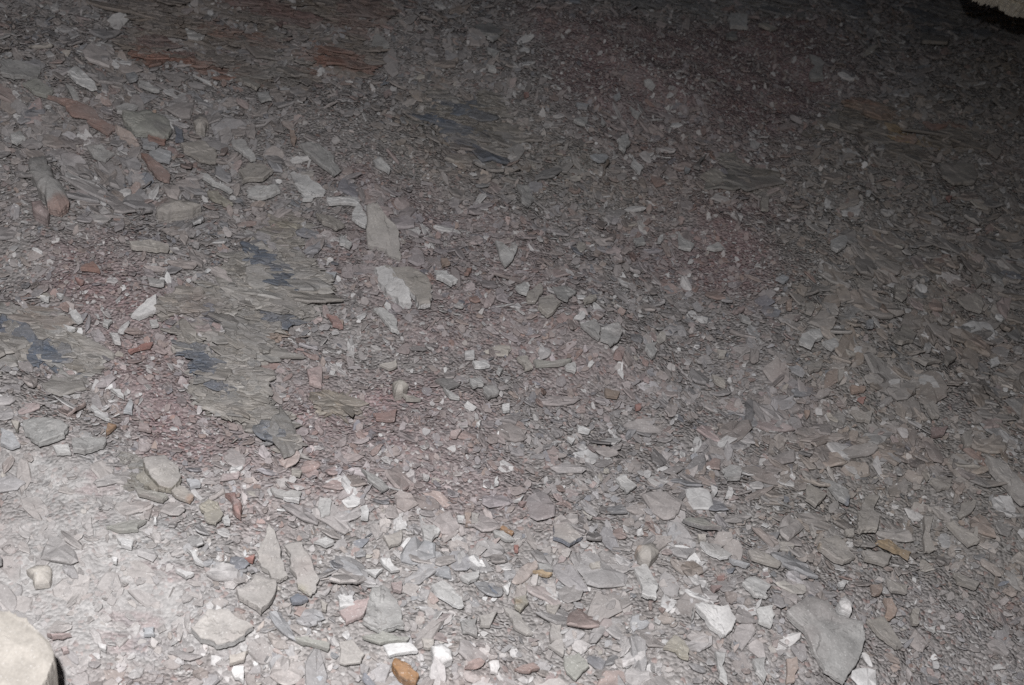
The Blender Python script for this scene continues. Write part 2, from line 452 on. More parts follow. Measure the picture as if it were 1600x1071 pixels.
# upper left
S('A',[310,335,350,305,400,345,450,405,420,410,350,375],'white',"notched white shale flake lying highest on the rubble beside the rusty outcrop",'the notched white flake')
S('A',[100,385,180,365,250,420,215,445,150,425],'green')
S('A',[200,440,330,460,430,500,470,560,330,530,300,480],'rust',"long rust-red shale slab below the notched white flake",'the long rust-red slab',mixd=.35)
S('A',[400,560,470,550,540,590,500,620],'rust')
S('A',[560,520,680,515,770,545,800,600,760,640,690,620,620,610,575,570],'green',"rounded greenish grey block with a dark stain above a rust-red wedge",'the dark-stained block',t=.018,spots=[(.35,0,.25,'dark',.6)],dome=.006)
S('A',[680,615,770,640,765,665,690,655],'rust',"rust-red wedge of shale tucked under the dark-stained block")
S('A',[805,580,845,600,850,650,810,650],'blue',"dark blue-grey chip standing beside the dark-stained block",n='stone_chip')
S('A',[650,645,690,640,735,670,720,690,660,680],'bluewhite',"small bluish white flake, upper of two below the dark-stained block")
S('A',[690,700,740,685,795,705,785,750,740,740,705,720],'bluewhite',"bluish white flake, lower of two below the dark-stained block",'the bluish white flake pair')
S('A',[835,665,950,655,1000,690,1000,750,920,740,850,700],'tan')
S('A',[650,710,690,720,790,810,785,840,740,825,680,760],'rust',"pointed rust-red sliver just below the bluish white flake pair",'the pointed rust-red sliver',t=.008)
S('A',[400,680,470,665,530,710,490,745,430,725],'grey')
S('A',[895,565,930,545,965,575,950,610,905,595],'cream',"small blocky cream pebble between two grey slabs near the dark-stained block",n='pebble',dome=.006,t=.01)
S('A',[130,740,200,725,240,780,300,880,325,950,280,980,220,960,170,870,135,790],'grey',"long rounded grey cobble with a rusty red end",'the rust-ended cobble',n='cobble',t=.012,dome=.010,steps=0,spots=[(.62,-.85,.5,'rust',.55)],lift=.002,mixd=.3)
S('A',[145,945,190,935,230,990,215,1015,160,985],'pink',"pinkish pebble against the foot of the rust-ended cobble",n='pebble',dome=.006,t=.012)
S('A',[45,620,95,605,120,640,80,665,50,650],'pale')
S('A',[925,800,960,805,1080,880,1060,890,980,850],'pale',"long pale grey splinter above the flat white bar-shaped flake")
S('A',[1100,790,1150,755,1230,760,1270,790,1220,830,1120,845],'tan')
S('A',[1140,880,1180,860,1280,855,1300,885,1250,905,1145,905],'pale',"flat pale bar-shaped flake beside the cracked white slab",'the pale bar-shaped flake')
S('A',[1340,800,1360,790,1440,830,1510,880,1500,905,1450,910,1380,880],'white',"cracked white slab with several angular faces, high in the middle rubble",'the cracked white slab',t=.01)
S('A',[1395,895,1445,890,1450,920,1400,925],'white',"small squarish white chip under the edge of the cracked white slab",n='stone_chip')
S('A',[1380,670,1440,655,1530,700,1580,790,1550,815,1480,760],'grey',"long mid grey slab lying uphill of the cracked white slab",'the long grey slab',t=.009)
S('A',[1070,650,1120,640,1150,680,1185,740,1160,740,1100,690],'pale')
S('A',[720,970,770,935,880,940,935,955,870,980,770,1000,725,990],'tan',"lens-shaped tan pebble with a pink spot at its thick end",'the pink-spotted pebble',n='pebble',dome=.008,t=.012,spots=[(-.6,0,.35,'pink',.8)])
S('A',[1340,600,1365,600,1375,640,1365,670,1345,650],'orange',"small upright orange chip above the long grey slab",n='stone_chip')
S('A',[535,490,590,475,640,490,600,515,540,515],'pale')
S('A',[855,135,930,130,950,165,920,180,870,170],'pale',"pale grey flake lying on the rusty outcrop",'the pale flake on the rusty outcrop')
S('A',[1105,360,1150,355,1205,390,1190,410,1140,385],'cream',"cream flake at the lower rim of the rusty outcrop",'the cream rim flake')
S('A',[780,95,805,95,825,125,795,140],'pale')
S('A',[640,370,690,380,740,420,700,415],'pale')
S('A',[960,880,1010,885,1080,945,1050,950,980,920],'yellow')
S('A',[1460,985,1540,1000,1600,1040,1560,1060,1490,1030],'tan')
S('A',[1190,430,1250,425,1260,455,1210,465],'pale')
S('A',[580,340,620,330,640,355,600,375],'bluewhite')
S('A',[300,385,340,400,370,460,340,465],'grey')
S('A',[0,280,80,275,190,310,180,350,60,360,0,340],'grey')
# top middle
S('B',[1285,645,1340,615,1350,660,1320,710,1295,680],'pale',"pale grey four-sided flake standing above the curved white flake")
S('B',[1340,710,1370,740,1410,775,1395,805,1350,760],'white',"small curved white flake near the thin dark twig",'the curved white flake')
S('B',[1410,370,1440,365,1465,395,1455,420,1430,400],'pale')
S('B',[1095,475,1160,480,1150,500,1105,495],'bluewhite')
S('B',[1270,440,1300,420,1305,450,1285,460],'bluewhite')
S('B',[1345,490,1395,520,1385,545,1355,520],'pale')
S('B',[1085,555,1155,540,1140,575,1100,565],'pale')
S('B',[1215,540,1235,570,1220,580],'white')
S('B',[630,125,700,105,760,150,720,160,650,150],'grey')
S('B',[690,150,745,165,715,185,685,170],'pale')
S('B',[680,210,745,240,720,265,690,240],'pale',"pale grey flake, lowest of three in a column near the top edge",'the pale flake column')
S('B',[680,295,725,305,730,330,690,320],'pale')
S('B',[155,165,180,155,235,210,200,225,150,200],'grey')
S('B',[155,740,190,725,240,780,230,800,170,765],'pale')
S('B',[855,430,875,425,880,440,860,445],'red')
S('B',[1160,720,1220,710,1250,725,1200,745],'bluewhite')
S('B',[820,850,880,860,905,920,870,960,840,920],'grey',"dark-edged egg-shaped grey flake above the heart-shaped flake",'the egg-shaped grey flake')
S('B',[205,425,235,410,245,430,215,445],'pink')
S('X',[572,322,590,316,612,345,624,362,627,405,612,400,598,388,574,383],'beige',"broad beige slab leaning upright beside a white ridged flake",'the leaning beige slab',t=.008,tilt=(.05,.35),lift=.01)
S('X',[550,332,559,316,569,330,572,356,556,346],'white',"white ridged flake pressed against the leaning beige slab",'the white ridged flake',t=.01)
S('X',[510,308,560,310,562,320,512,318],'white',"thin white bar of shale above the white ridged flake")
# centre
S('E',[205,170,320,180,400,220,430,270,425,360,370,365,330,300,270,240],'tan',"big tan slab with a ragged whitish broken edge, mid slope",'the slab with the broken edge',t=.014,lift=.012,edge=[160,190,205,195,270,245,330,305,340,350,300,345,230,290,180,235],wall='white',tilt=(0,.1))
S('E',[440,195,500,200,550,245,520,260,450,225],'white',"white flake with a dark gap beneath, next to the slab with the broken edge",'the undercut white flake',t=.007,tilt=(-.05,-.15),lift=.006)
S('E',[720,65,752,74,786,102,812,76,828,92,806,148,772,180,740,130],'pale',"pale grey heart-shaped flake in the middle of the rubble",'the heart-shaped flake',rough=.03,lift=.004)
S('E',[815,270,860,250,880,290,875,310,830,295],'pale')
S('E',[985,275,1040,265,1100,300,1060,340,1010,315],'grey')
S('E',[870,300,935,255,945,290,910,345,870,345],'tan')
S('E',[925,330,990,310,1030,345,965,410,920,370],'tan',"tan four-cornered flake overlapping its grey neighbours in the middle",'the four-cornered tan flake')
S('E',[1130,330,1190,310,1195,325,1140,350],'cream',"small cream oval chip beside a rusty fragment",'the cream oval chip',n='stone_chip')
S('E',[1115,450,1180,425,1210,460,1205,520,1150,480],'grey')
S('E',[1210,465,1290,430,1310,490,1260,545,1210,515],'pale',"pale grey angular flake, brighter one of a touching pair in mid slope",'the bright paired flake',lift=.004)
S('E',[1420,535,1475,530,1465,590,1450,605,1425,570],'pale')
S('E',[155,375,200,370,270,430,280,490,240,475,200,420],'pale',"long pale grey flake pointing downhill from the slab with the broken edge",'the downhill-pointing flake')
S('E',[580,575,625,570,628,605,582,605],'white',"nearly square white chip on the rubble in mid slope",'the square white chip',n='stone_chip',rough=.02)
S('E',[615,620,680,615,700,640,630,645],'white',"rounded white flake just below the square white chip")
S('E',[820,600,870,590,900,650,860,660],'cream',"cream flake leaning at the end of the long greenish bar",'the leaning cream flake')
S('E',[900,610,1080,610,1040,630,910,640],'green',"long thin greenish grey bar of shale in the centre",'the long greenish bar',t=.008)
S('E',[1045,640,1090,620,1095,670,1050,655],'pale')
S('E',[185,635,265,610,270,640,230,655],'cream')
S('E',[245,730,290,710,320,745,260,775],'cream',"rounded cream pebble beside the small brown outcrop",'the cream pebble',n='pebble',dome=.008,t=.012)
S('E',[155,860,270,840,260,890,170,885],'red',"layered reddish slab below the small brown outcrop",'the layered reddish slab',t=.01,mixd=.4)
S('E',[515,945,570,935,545,970,515,965],'pink')
S('E',[1100,915,1165,940,1160,950,1105,940],'white',"slim white wedge low in the middle rubble",'the slim white wedge')
S('E',[1230,745,1300,760,1290,785,1240,780],'brown',"small rusty brown flake below the long greenish bar",mixd=.55)
S('E',[755,820,790,815,790,845,760,850],'white')
S('E',[1055,970,1095,980,1080,1000],'white')
S('E',[5,30,60,70,50,95,10,70],'pale')
S('E',[470,145,500,140,515,165,480,180],'orange',"round orange-red chip above the undercut white flake",'the round orange chip',n='stone_chip')
S('E',[665,740,720,730,740,770,690,790],'grey')
S('E',[1360,50,1410,40,1420,75,1375,90],'pale')
S('E',[590,190,615,185,600,215,580,215],'rust')
S('E',[445,705,520,700,560,725,500,750],'dark')
S('E',[600,700,660,700,670,730,620,740],'pale')
S('E',[0,430,15,425,20,460,0,465],'orange')
S('E',[1370,820,1400,815,1400,835,1375,840],'red')
S('E',[290,770,350,780,380,795,310,795],'cream')
S('E',[480,740,530,770,560,790,510,780],'pale')
S('E',[740,640,760,655,745,680,730,665],'white')
S('E',[635,905,660,890,650,925],'white')
S('E',[1480,45,1500,30,1500,60,1480,70],'white')
# right middle
S('F',[705,60,775,35,775,90,740,110,710,95],'pale',"pale ribbed flake high on the darker rubble",'the pale ribbed flake')
S('F',[450,235,485,220,515,235,490,255],'bluewhite',"small bluish white flake on the fine reddish crumbs",'the small bluish flake')
S('F',[560,530,595,480,660,470,670,510,620,555],'pale',"pale angular flake, larger of a side-by-side pair",'the pale side-by-side pair',lift=.005)
S('F',[665,530,720,510,745,550,715,565],'pale',"smaller pale flake of the side-by-side pair",lift=.004)
S('F',[990,500,1040,445,1105,490,1090,525,1010,530],'tan',"wide tan triangular flake on the darker rubble",'the wide tan triangle')
S('F',[1290,330,1380,300,1410,350,1405,395,1340,375],'tan')
S('F',[1000,265,1050,265,1060,310,1040,340,1005,320],'tan')
S('F',[870,435,900,425,905,460,880,460],'bluewhite',"tiny bluish white chip between the pale pair and the wide tan triangle",n='stone_chip')
S('F',[180,565,225,570,215,600,185,600],'cream')
S('F',[740,660,765,655,765,690,745,715],'cream',"narrow cream splinter below the pale side-by-side pair",'the cream splinter')
S('F',[800,730,870,735,865,755,810,765],'orange',"small orange flake below the cream splinter",'the small orange flake')
S('F',[830,790,870,785,860,810],'red')
S('F',[1175,925,1250,920,1230,960,1170,970],'maroon',"maroon flake among tan slabs on the darker rubble",'the maroon flake')
S('F',[800,845,900,850,890,900,830,890],'tan')
S('F',[1360,210,1395,205,1410,255,1385,280],'tan')
S('F',[0,20,40,60,75,80,60,105,0,90],'pale',"jagged pale flake, bigger of two above the reddish crumbs",'the jagged pale flakes')
S('F',[130,95,180,65,215,95,170,105],'pale',"smaller pale flake of two above the reddish crumbs")
S('F',[585,845,610,850,600,880],'orange')
S('F',[155,680,210,700,220,740,180,720],'tan')
S('F',[250,385,300,360,310,375,260,395],'pink')
S('F',[1445,610,1480,600,1490,630,1450,640],'white')
S('F',[1140,545,1170,540,1170,570,1150,570],'pale')
S('F',[1450,215,1500,245,1510,275,1470,240],'pale')
S('F',[280,400,330,420,340,440,300,430],'pale')
S('F',[500,340,530,330,525,380,505,375],'orange')
S('F',[590,350,625,345,620,400,590,390],'tan')
S('F',[820,240,900,250,900,290,850,280],'tan')
S('F',[1230,590,1270,560,1290,600,1250,640],'tan')
S('F',[1080,600,1160,600,1220,620,1150,635],'tan')
S('F',[600,640,665,615,665,650,610,670],'tan')
S('F',[1140,820,1180,800,1210,880,1180,880],'tan')
S('F',[1320,950,1365,940,1360,1010,1320,1020],'tan')
S('X',[1540,712,1566,718,1600,755,1625,780,1600,785,1560,745],'beige',"large beige slab cut by the picture edge above the tan bars",'the beige edge slab',t=.014,lift=.01)
# lower left
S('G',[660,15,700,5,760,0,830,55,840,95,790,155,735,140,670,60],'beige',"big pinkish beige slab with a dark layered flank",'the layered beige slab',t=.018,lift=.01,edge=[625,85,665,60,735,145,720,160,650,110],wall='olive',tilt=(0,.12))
S('G',[620,145,700,165,780,190,755,210,640,180],'green')
S('G',[790,165,830,140,900,190,880,215,815,190],'tan',"tan flake with an orange end beside the layered beige slab",spots=[(.7,-.3,.45,'orange',.7)])
S('G',[920,235,960,205,1010,215,1035,270,1000,320,950,300],'yellow',"yellowish oval flake beside the red ringed pebble",'the yellowish oval flake')
S('G',[1040,180,1090,175,1120,230,1115,290,1080,260],'red',"red pebble with pale rings beside the yellowish oval flake",'the red ringed pebble',n='pebble',mixd=.3,dome=.005,spots=[(0,0,.35,'pink',.8)])
S('G',[1030,290,1060,275,1065,315,1035,310],'white',"small white chip wedged between the yellowish oval flake and the red ringed pebble",n='stone_chip')
S('G',[1190,440,1240,310,1290,400,1335,560,1300,580,1210,520],'beige',"steep pointed beige slab in a cluster of three",'the steep pointed slab',t=.012,lift=.008,tilt=(.05,.15))
S('G',[1310,420,1400,400,1480,570,1440,650,1380,610,1340,520],'beige',"beige slab with a yellow-stained foot in the cluster of three",'the yellow-footed slab',t=.012,lift=.005,spots=[(.1,-.7,.3,'yellow',.7)],tilt=(.05,.1))
S('G',[1090,620,1180,550,1280,580,1270,650,1210,720,1150,680],'beige',"angular beige slab lowest in the cluster of three",'the lowest clustered slab',t=.012,lift=.009)
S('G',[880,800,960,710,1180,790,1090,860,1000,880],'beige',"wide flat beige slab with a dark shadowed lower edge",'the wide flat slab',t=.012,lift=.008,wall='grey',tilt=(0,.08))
S('G',[860,430,900,440,945,510,900,490],'white',"slim white flake uphill of the wide flat slab",'the slim white flake')
S('G',[810,530,900,545,860,565],'white')
S('G',[1450,400,1510,375,1550,400,1510,420],'pale')
S('G',[1310,195,1390,195,1385,215],'white')
S('G',[1060,925,1150,905,1130,950,1060,965],'cream',"cream flake just below the wide flat slab")
S('G',[1120,480,1180,460,1170,490],'red',"bright red sliver beside the steep pointed slab",mixd=.1)
S('G',[215,825,330,825,240,840],'pink',"thin pinkish splinter lying on the dust by the corner boulder",t=.008,lift=.004)
S('G',[1340,840,1420,835,1530,870,1520,900,1400,870],'green')
S('G',[1480,665,1515,690,1510,720,1490,710],'cream')
S('G',[1560,650,1600,640,1600,700,1570,690],'white')
S('G',[1480,190,1530,200,1530,270,1485,285],'pale')
S('G',[1350,60,1400,70,1390,95,1350,85],'cream')
S('G',[860,110,920,115,930,140,880,150],'bluewhite')
S('G',[1250,150,1400,170,1380,195,1270,180],'grey')
S('G',[1080,975,1130,975,1130,1050,1085,1030],'white')
S('G',[660,800,715,795,715,830,665,830],'bluewhite',"bluish white chip half sunk in the dust",'the half-sunk bluish chip',sink=.002)
S('G',[450,870,495,880,490,905,460,890],'white',sink=.002)
S('G',[520,470,545,475,540,495,520,490],'white')
S('G',[540,385,620,395,610,430,560,415],'white',sink=.002)
S('G',[710,285,725,285,725,315,710,310],'white')
S('G',[1340,660,1380,640,1430,665,1400,680,1350,685],'blue',"slate-blue fragment under the yellow-footed slab")
S('G',[490,330,560,310,680,300,640,345,560,350],'green',sink=.003)
S('G',[120,540,160,520,240,530,230,600,160,610],'cream',"cream lump half buried in the pale dust",'the half-buried cream lump',n='cobble',dome=.008,sink=.004,steps=0,mixd=.4)
S('G',[280,890,310,885,320,905,290,915],'pink')
# bottom middle
S('H',[95,245,130,230,135,295,100,290],'white',"white upright rectangular flake near the red ringed pebble")
S('H',[580,265,612,265,612,315,585,315],'orange',"orange block-shaped chip touching a beige one",'the orange block-shaped chip',n='stone_chip',t=.008)
S('H',[612,265,650,270,645,315,612,315],'beige',"beige block-shaped chip touching an orange one",n='stone_chip',t=.008)
S('H',[545,280,580,280,575,305,550,300],'white')
S('H',[810,210,855,185,840,210],'white',"small white splinter above the dark red chip")
S('H',[830,215,870,215,850,230],'maroon',"dark red chip under a small white splinter",'the dark red chip',n='stone_chip')
S('H',[710,345,760,350,815,390,780,395,720,370],'grey',"grey leaf-shaped flake with a dark rim",'the dark-rimmed leaf-shaped flake')
S('H',[745,320,810,355,800,370,740,330],'brown',"brown sliver along the top of the dark-rimmed leaf-shaped flake")
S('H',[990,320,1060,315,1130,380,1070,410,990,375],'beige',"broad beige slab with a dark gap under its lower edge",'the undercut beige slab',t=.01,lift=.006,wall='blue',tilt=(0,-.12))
S('H',[895,535,940,530,990,545,960,555],'ochre',"thin ochre-brown flake under a slate-blue one",'the thin ochre-brown flake')
S('H',[920,500,980,508,990,530,930,528],'grey')
S('H',[425,600,480,580,540,630,580,700,530,690,450,640],'pale',"pale slab with a white chipped edge below the fan-shaped cluster",'the white-edged pale slab',t=.01,wall='white',lift=.004)
S('H',[150,610,210,600,270,670,305,790,200,810,110,760,130,680],'grey',"large fan-shaped light grey slab near the bottom",'the fan-shaped grey slab',t=.012,lift=.008,mixd=-.2)
S('H',[0,720,60,680,150,660,100,750,30,780],'pink',"pinkish layered slab tucked under the fan-shaped grey slab")
S('H',[100,840,200,815,330,840,310,865,190,870],'green',"long greenish grey slab below the fan-shaped grey slab",'the long greenish slab',t=.01)
S('H',[425,890,470,875,520,910,525,950,480,970,435,935],'white',"smooth white oval pebble near the bottom edge",'the white oval pebble',n='pebble',dome=.006,t=.008,steps=0,rough=.02)
S('H',[810,660,870,645,880,680,840,720,815,700],'yellow',"yellowish flake stained ochre among grey chips",'the yellow-stained flake',spots=[(-.2,0,.3,'ochre',.5)])
S('H',[690,600,735,640,715,645],'blue')
S('H',[1365,520,1420,500,1480,600,1470,670,1400,650],'pale',"pale broken flake below the round cream pebble",'the pale broken flake')
S('H',[1500,890,1550,830,1600,860,1600,920],'yellow',"cream-yellow flake beside the pale rounded slab",'the cream-yellow flake')
S('H',[120,530,205,525,170,560],'white')
S('H',[190,480,230,475,280,530,240,535],'white')
S('H',[0,640,60,650,80,690,0,710],'white')
S('H',[690,960,740,950,735,1010,700,1000],'white')
S('H',[240,590,290,580,290,630,250,625],'pink')
S('H',[760,610,800,570,785,640],'white')
S('H',[1280,110,1330,90,1380,140,1330,175],'pale',"pale slab leaning uphill among small grey chips",'the pale uphill-leaning slab')
S('H',[955,690,1030,690,1000,735,960,720],'tan')
S('H',[965,880,1035,855,1040,930],'beige')
S('H',[200,880,330,870,370,910,230,930],'white')
S('H',[1375,430,1440,415,1480,460,1440,500,1390,480],'cream',"round cream pebble with an orange stain beside it",'the round cream pebble',n='pebble',dome=.01,t=.012,steps=0,spots=[(-.6,.2,.3,'orange',.6)])
S('H',[760,700,800,710,900,830,870,830,800,760],'beige')
S('H',[975,770,1030,770,1035,860,980,860],'beige')
S('H',[660,740,735,720,700,790,650,790],'beige')
S('H',[200,370,290,345,290,400,230,425],'tan')
S('H',[380,330,440,320,470,350,430,395,390,380],'pale')
S('H',[100,60,160,90,230,150,200,165,130,110],'grey')
S('H',[560,560,650,530,650,560,600,590],'pale')
S('H',[1040,930,1110,910,1160,980,1100,1040,1050,1000],'green')
S('H',[380,850,440,850,430,890,390,890],'cream')
S('H',[810,990,900,960,930,985,850,1000],'rust')
S('H',[1160,500,1210,490,1210,520,1170,525],'cream')
S('H',[810,415,830,415,830,445,812,440],'red')
S('H',[720,120,735,95,740,130,720,135],'white')
S('H',[385,85,420,95,415,110,390,105],'white')
S('H',[560,770,640,750,640,840,570,820],'grey')
S('H',[0,860,60,850,120,920,100,960,0,960],'beige')
# lower right
S('I',[205,65,240,40,290,55,290,105,230,110],'pale',"pale squarish slab above the dark lens-shaped flake",'the pale squarish slab')
S('I',[75,690,110,680,235,690,270,760,250,810,205,835,150,790],'white',"pale rounded slab next to the largest grey slab",'the pale rounded slab',t=.009,lift=.008,mixd=.25,tilt=(-.05,.18))
S('I',[495,720,590,650,690,670,740,740,860,770,870,850,840,950,770,1060,680,1000,620,900,580,800,520,750],'grey',"largest smooth grey slab, pointed at its lower end",'the largest grey slab',t=.016,lift=.012,rough=.035,tilt=(.03,.05))
S('I',[740,680,765,655,805,700,800,735,750,710],'white',"white pebble resting in the notch of the largest grey slab",'the notch pebble',n='pebble',dome=.006,t=.008,lift=.008)
S('I',[295,590,350,560,430,600,415,660,350,650],'pale',"pale rough slab uphill of the pale rounded slab")
S('I',[360,710,440,690,450,740,430,800,370,770],'pale')
S('I',[830,270,880,180,935,185,905,260,935,290,920,350,840,355],'tan',"tall tan boot-shaped flake above the ochre flake",'the boot-shaped tan flake',t=.008)
S('I',[920,395,970,390,1080,450,1070,475,1000,440],'ochre',"long ochre flake, brightest coloured stone on the darker rubble",'the long ochre flake',lift=.004)
S('I',[1135,280,1180,280,1190,440,1140,450],'tan',"upright tan bar-shaped slab, one of two bars",'the upright tan bar',t=.008,lift=.004)
S('I',[1240,310,1270,300,1400,400,1350,420],'tan',"slanting tan bar-shaped slab pointing away from the upright bar",'the slanting tan bar',t=.008,lift=.004)
S('I',[1165,120,1200,95,1270,105,1260,150,1200,160],'tan')
S('I',[770,345,815,340,815,370,780,375],'cream')
S('I',[645,400,740,370,820,470,780,490,650,430],'tan',"large tan slab with an ochre corner near the long ochre flake",spots=[(-.8,0,.3,'ochre',.6)],t=.009,lift=.003)
S('I',[850,440,990,465,960,510,860,480],'tan')
S('I',[100,400,180,410,250,460,200,475,130,440],'grey',"grey leaf-shaped slab with a chipped white rim",'the white-rimmed leaf-shaped slab',t=.009,wall='white',lift=.003)
S('I',[235,475,335,505,320,515,260,500],'bluewhite',"thin bluish white splinter at the tip of the white-rimmed leaf-shaped slab")
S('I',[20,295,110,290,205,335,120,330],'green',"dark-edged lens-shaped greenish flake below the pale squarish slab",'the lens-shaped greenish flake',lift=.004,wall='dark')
S('I',[150,600,205,605,170,630],'maroon')
S('I',[890,600,940,590,940,640,900,640],'orange')
S('I',[345,945,410,930,400,1050,360,1000],'pale')
S('I',[170,905,220,910,230,1060,190,1030],'pale')
S('I',[500,940,550,930,540,1050,500,1060],'orange',"tall orange-brown flake near the bottom edge beside the largest grey slab")
S('I',[1155,800,1200,785,1190,820],'pale')
S('I',[90,365,130,365,130,395,95,395],'cream')
S('I',[720,120,790,170,790,230,740,200,660,110],'grey',"layered grey slab with a slate-blue foot above the boot-shaped tan flake",spots=[(.4,-.6,.3,'blue',.6)])
S('I',[1085,710,1120,710,1115,780,1085,780],'tan')
S('I',[0,840,50,900,50,940,0,920],'yellow')
S('I',[320,440,400,450,480,500,470,515,340,475],'tan')
S('I',[60,760,70,760,70,700],'grey')
S('I',[600,130,640,150,690,180,640,235,590,200],'tan')
S('I',[180,560,215,555,215,575,185,575],'red')
S('I',[950,660,990,660,985,760,955,750],'orange')
S('I',[150,140,180,150,170,190],'white')
S('I',[230,145,250,150,250,190,220,190],'white')
S('I',[1370,330,1385,330,1385,395,1370,395],'tan')
S('I',[1290,270,1370,200,1380,215,1310,290],'tan')
S('I',[960,570,1070,600,1060,640,990,630],'tan')
S('I',[1270,540,1400,590,1380,620,1290,590],'tan')
S('I',[740,590,780,580,770,610,745,615],'white')
S('I',[870,760,950,740,1040,890,1010,890,930,830],'tan')
# left middle
S('D',[595,70,700,55,785,80,780,105,690,100,610,90],'cream',"flat cream flake, long and rounded, above the white triangular flake",'the long cream flake',t=.009,lift=.004)
S('D',[605,410,680,330,725,305,725,380,640,420],'white',"white triangular flake standing at the upper corner of the blue-streaked outcrop",'the white triangular flake',t=.007,lift=.006,tilt=(-.1,.2))
S('D',[320,390,350,380,385,430,360,440],'white')
S('D',[290,450,350,465,320,485],'white')
S('D',[185,325,230,320,225,340],'white')
S('D',[260,305,295,310,280,325],'white')
S('D',[505,485,545,490,560,535,530,530],'white')
S('D',[790,550,855,560,850,580,800,570],'cream',"small cream chip resting on the blue-streaked outcrop",n='stone_chip')
S('D',[425,820,510,890,440,860],'white',"thin white splinter, slanting, in the pinkish rubble",'the slanting white splinter')
S('D',[600,800,612,800,612,860,570,850],'bluewhite')
S('D',[510,745,560,750,575,790],'white')
S('D',[110,890,200,880,320,920,300,960,180,1000,110,950],'grey',"wide mid grey slab on the pale dust beyond the bluish edge flake",'the wide dusty slab',t=.01,mixd=-.15,lift=.004)
S('D',[0,930,60,950,95,1005,50,1020,0,1000],'bluewhite',"bluish white flake cut by the picture edge",'the bluish edge flake')
S('D',[330,980,490,970,480,1010,390,1040,335,1030],'grey',"layered mid grey slab beside the wide dusty slab",t=.012,mixd=-.1)
S('D',[240,1010,320,1005,330,1045,260,1045],'pale')
S('D',[1510,400,1560,410,1590,460,1540,450],'red',"bright red flake beside the blue-streaked outcrop",'the bright red flake')
S('D',[345,230,390,245,370,260],'red')
S('D',[370,190,430,155,465,205],'rust')
S('D',[590,570,710,530,700,550,600,580],'red',"long curved red sliver near the foot of the white triangular flake",'the curved red sliver')
S('D',[1420,660,1490,640,1490,740,1430,720],'pink',"upright pink slab near the foot of the blue-streaked outcrop",'the upright pink slab')
S('D',[950,260,1085,270,1010,290],'olive',t=.008)
S('D',[50,890,90,900,80,940],'cream')
S('D',[1115,285,1200,280,1150,310],'orange')
S('D',[500,905,540,915,490,960],'brown')
S('D',[480,420,520,430,500,460,475,450],'pale')
S('D',[1505,205,1560,210,1545,235],'bluewhite')
S('D',[680,230,765,245,760,265,690,260],'pale')
S('D',[690,430,730,425,735,450,700,455],'pale')
S('D',[1570,45,1600,40,1600,80,1575,75],'white')
S('D',[640,900,690,910,700,940,640,930],'pink')
# upper right
S('C',[240,65,320,65,325,130,240,125],'pale',"pale nearly square flake high on the dark slope",'the high square flake',lift=.003)
S('C',[370,110,400,105,460,130,430,140],'cream')
S('C',[855,480,900,470,960,520,940,550,870,520],'orange',"orange-tan slab, upper one on the ochre-stained outcrop",'the upper orange slab',mixd=.3)
S('C',[990,630,1100,620,1100,660,1010,650],'orange',"orange slab, lower one on the ochre-stained outcrop",'the lower orange slab',mixd=.2)
S('C',[950,560,1050,600,1000,610],'ochre')
S('C',[385,915,425,910,420,970,385,965],'cream')
S('C',[605,250,680,290,675,370,610,370],'grey')
S('C',[1430,640,1500,690,1480,730,1430,690],'tan')
S('C',[1370,140,1430,135,1430,175,1385,175],'bluewhite')
S('C',[100,810,170,780,240,830,170,855],'olive')
S('C',[1210,760,1370,760,1380,840,1280,850,1220,810],'tan',"broad dark tan slab between the ochre-stained outcrop and the wide tan triangle",'the broad dark tan slab')
S('C',[70,770,130,715,100,780],'dark')
S('C',[690,545,745,525,750,590,690,570],'tan')
S('C',[1130,560,1250,580,1180,600],'rust')
S('C',[1240,910,1270,905,1260,930],'red')
S('C',[870,880,890,880,890,900,872,900],'white')
S('C',[550,60,585,50,585,80,555,85],'dark')
S('C',[220,155,275,145,275,180,225,180],'grey')
S('C',[30,770,60,780,30,800],'bluewhite')
S('C',[1120,160,1260,170,1250,195,1130,190],'tan')

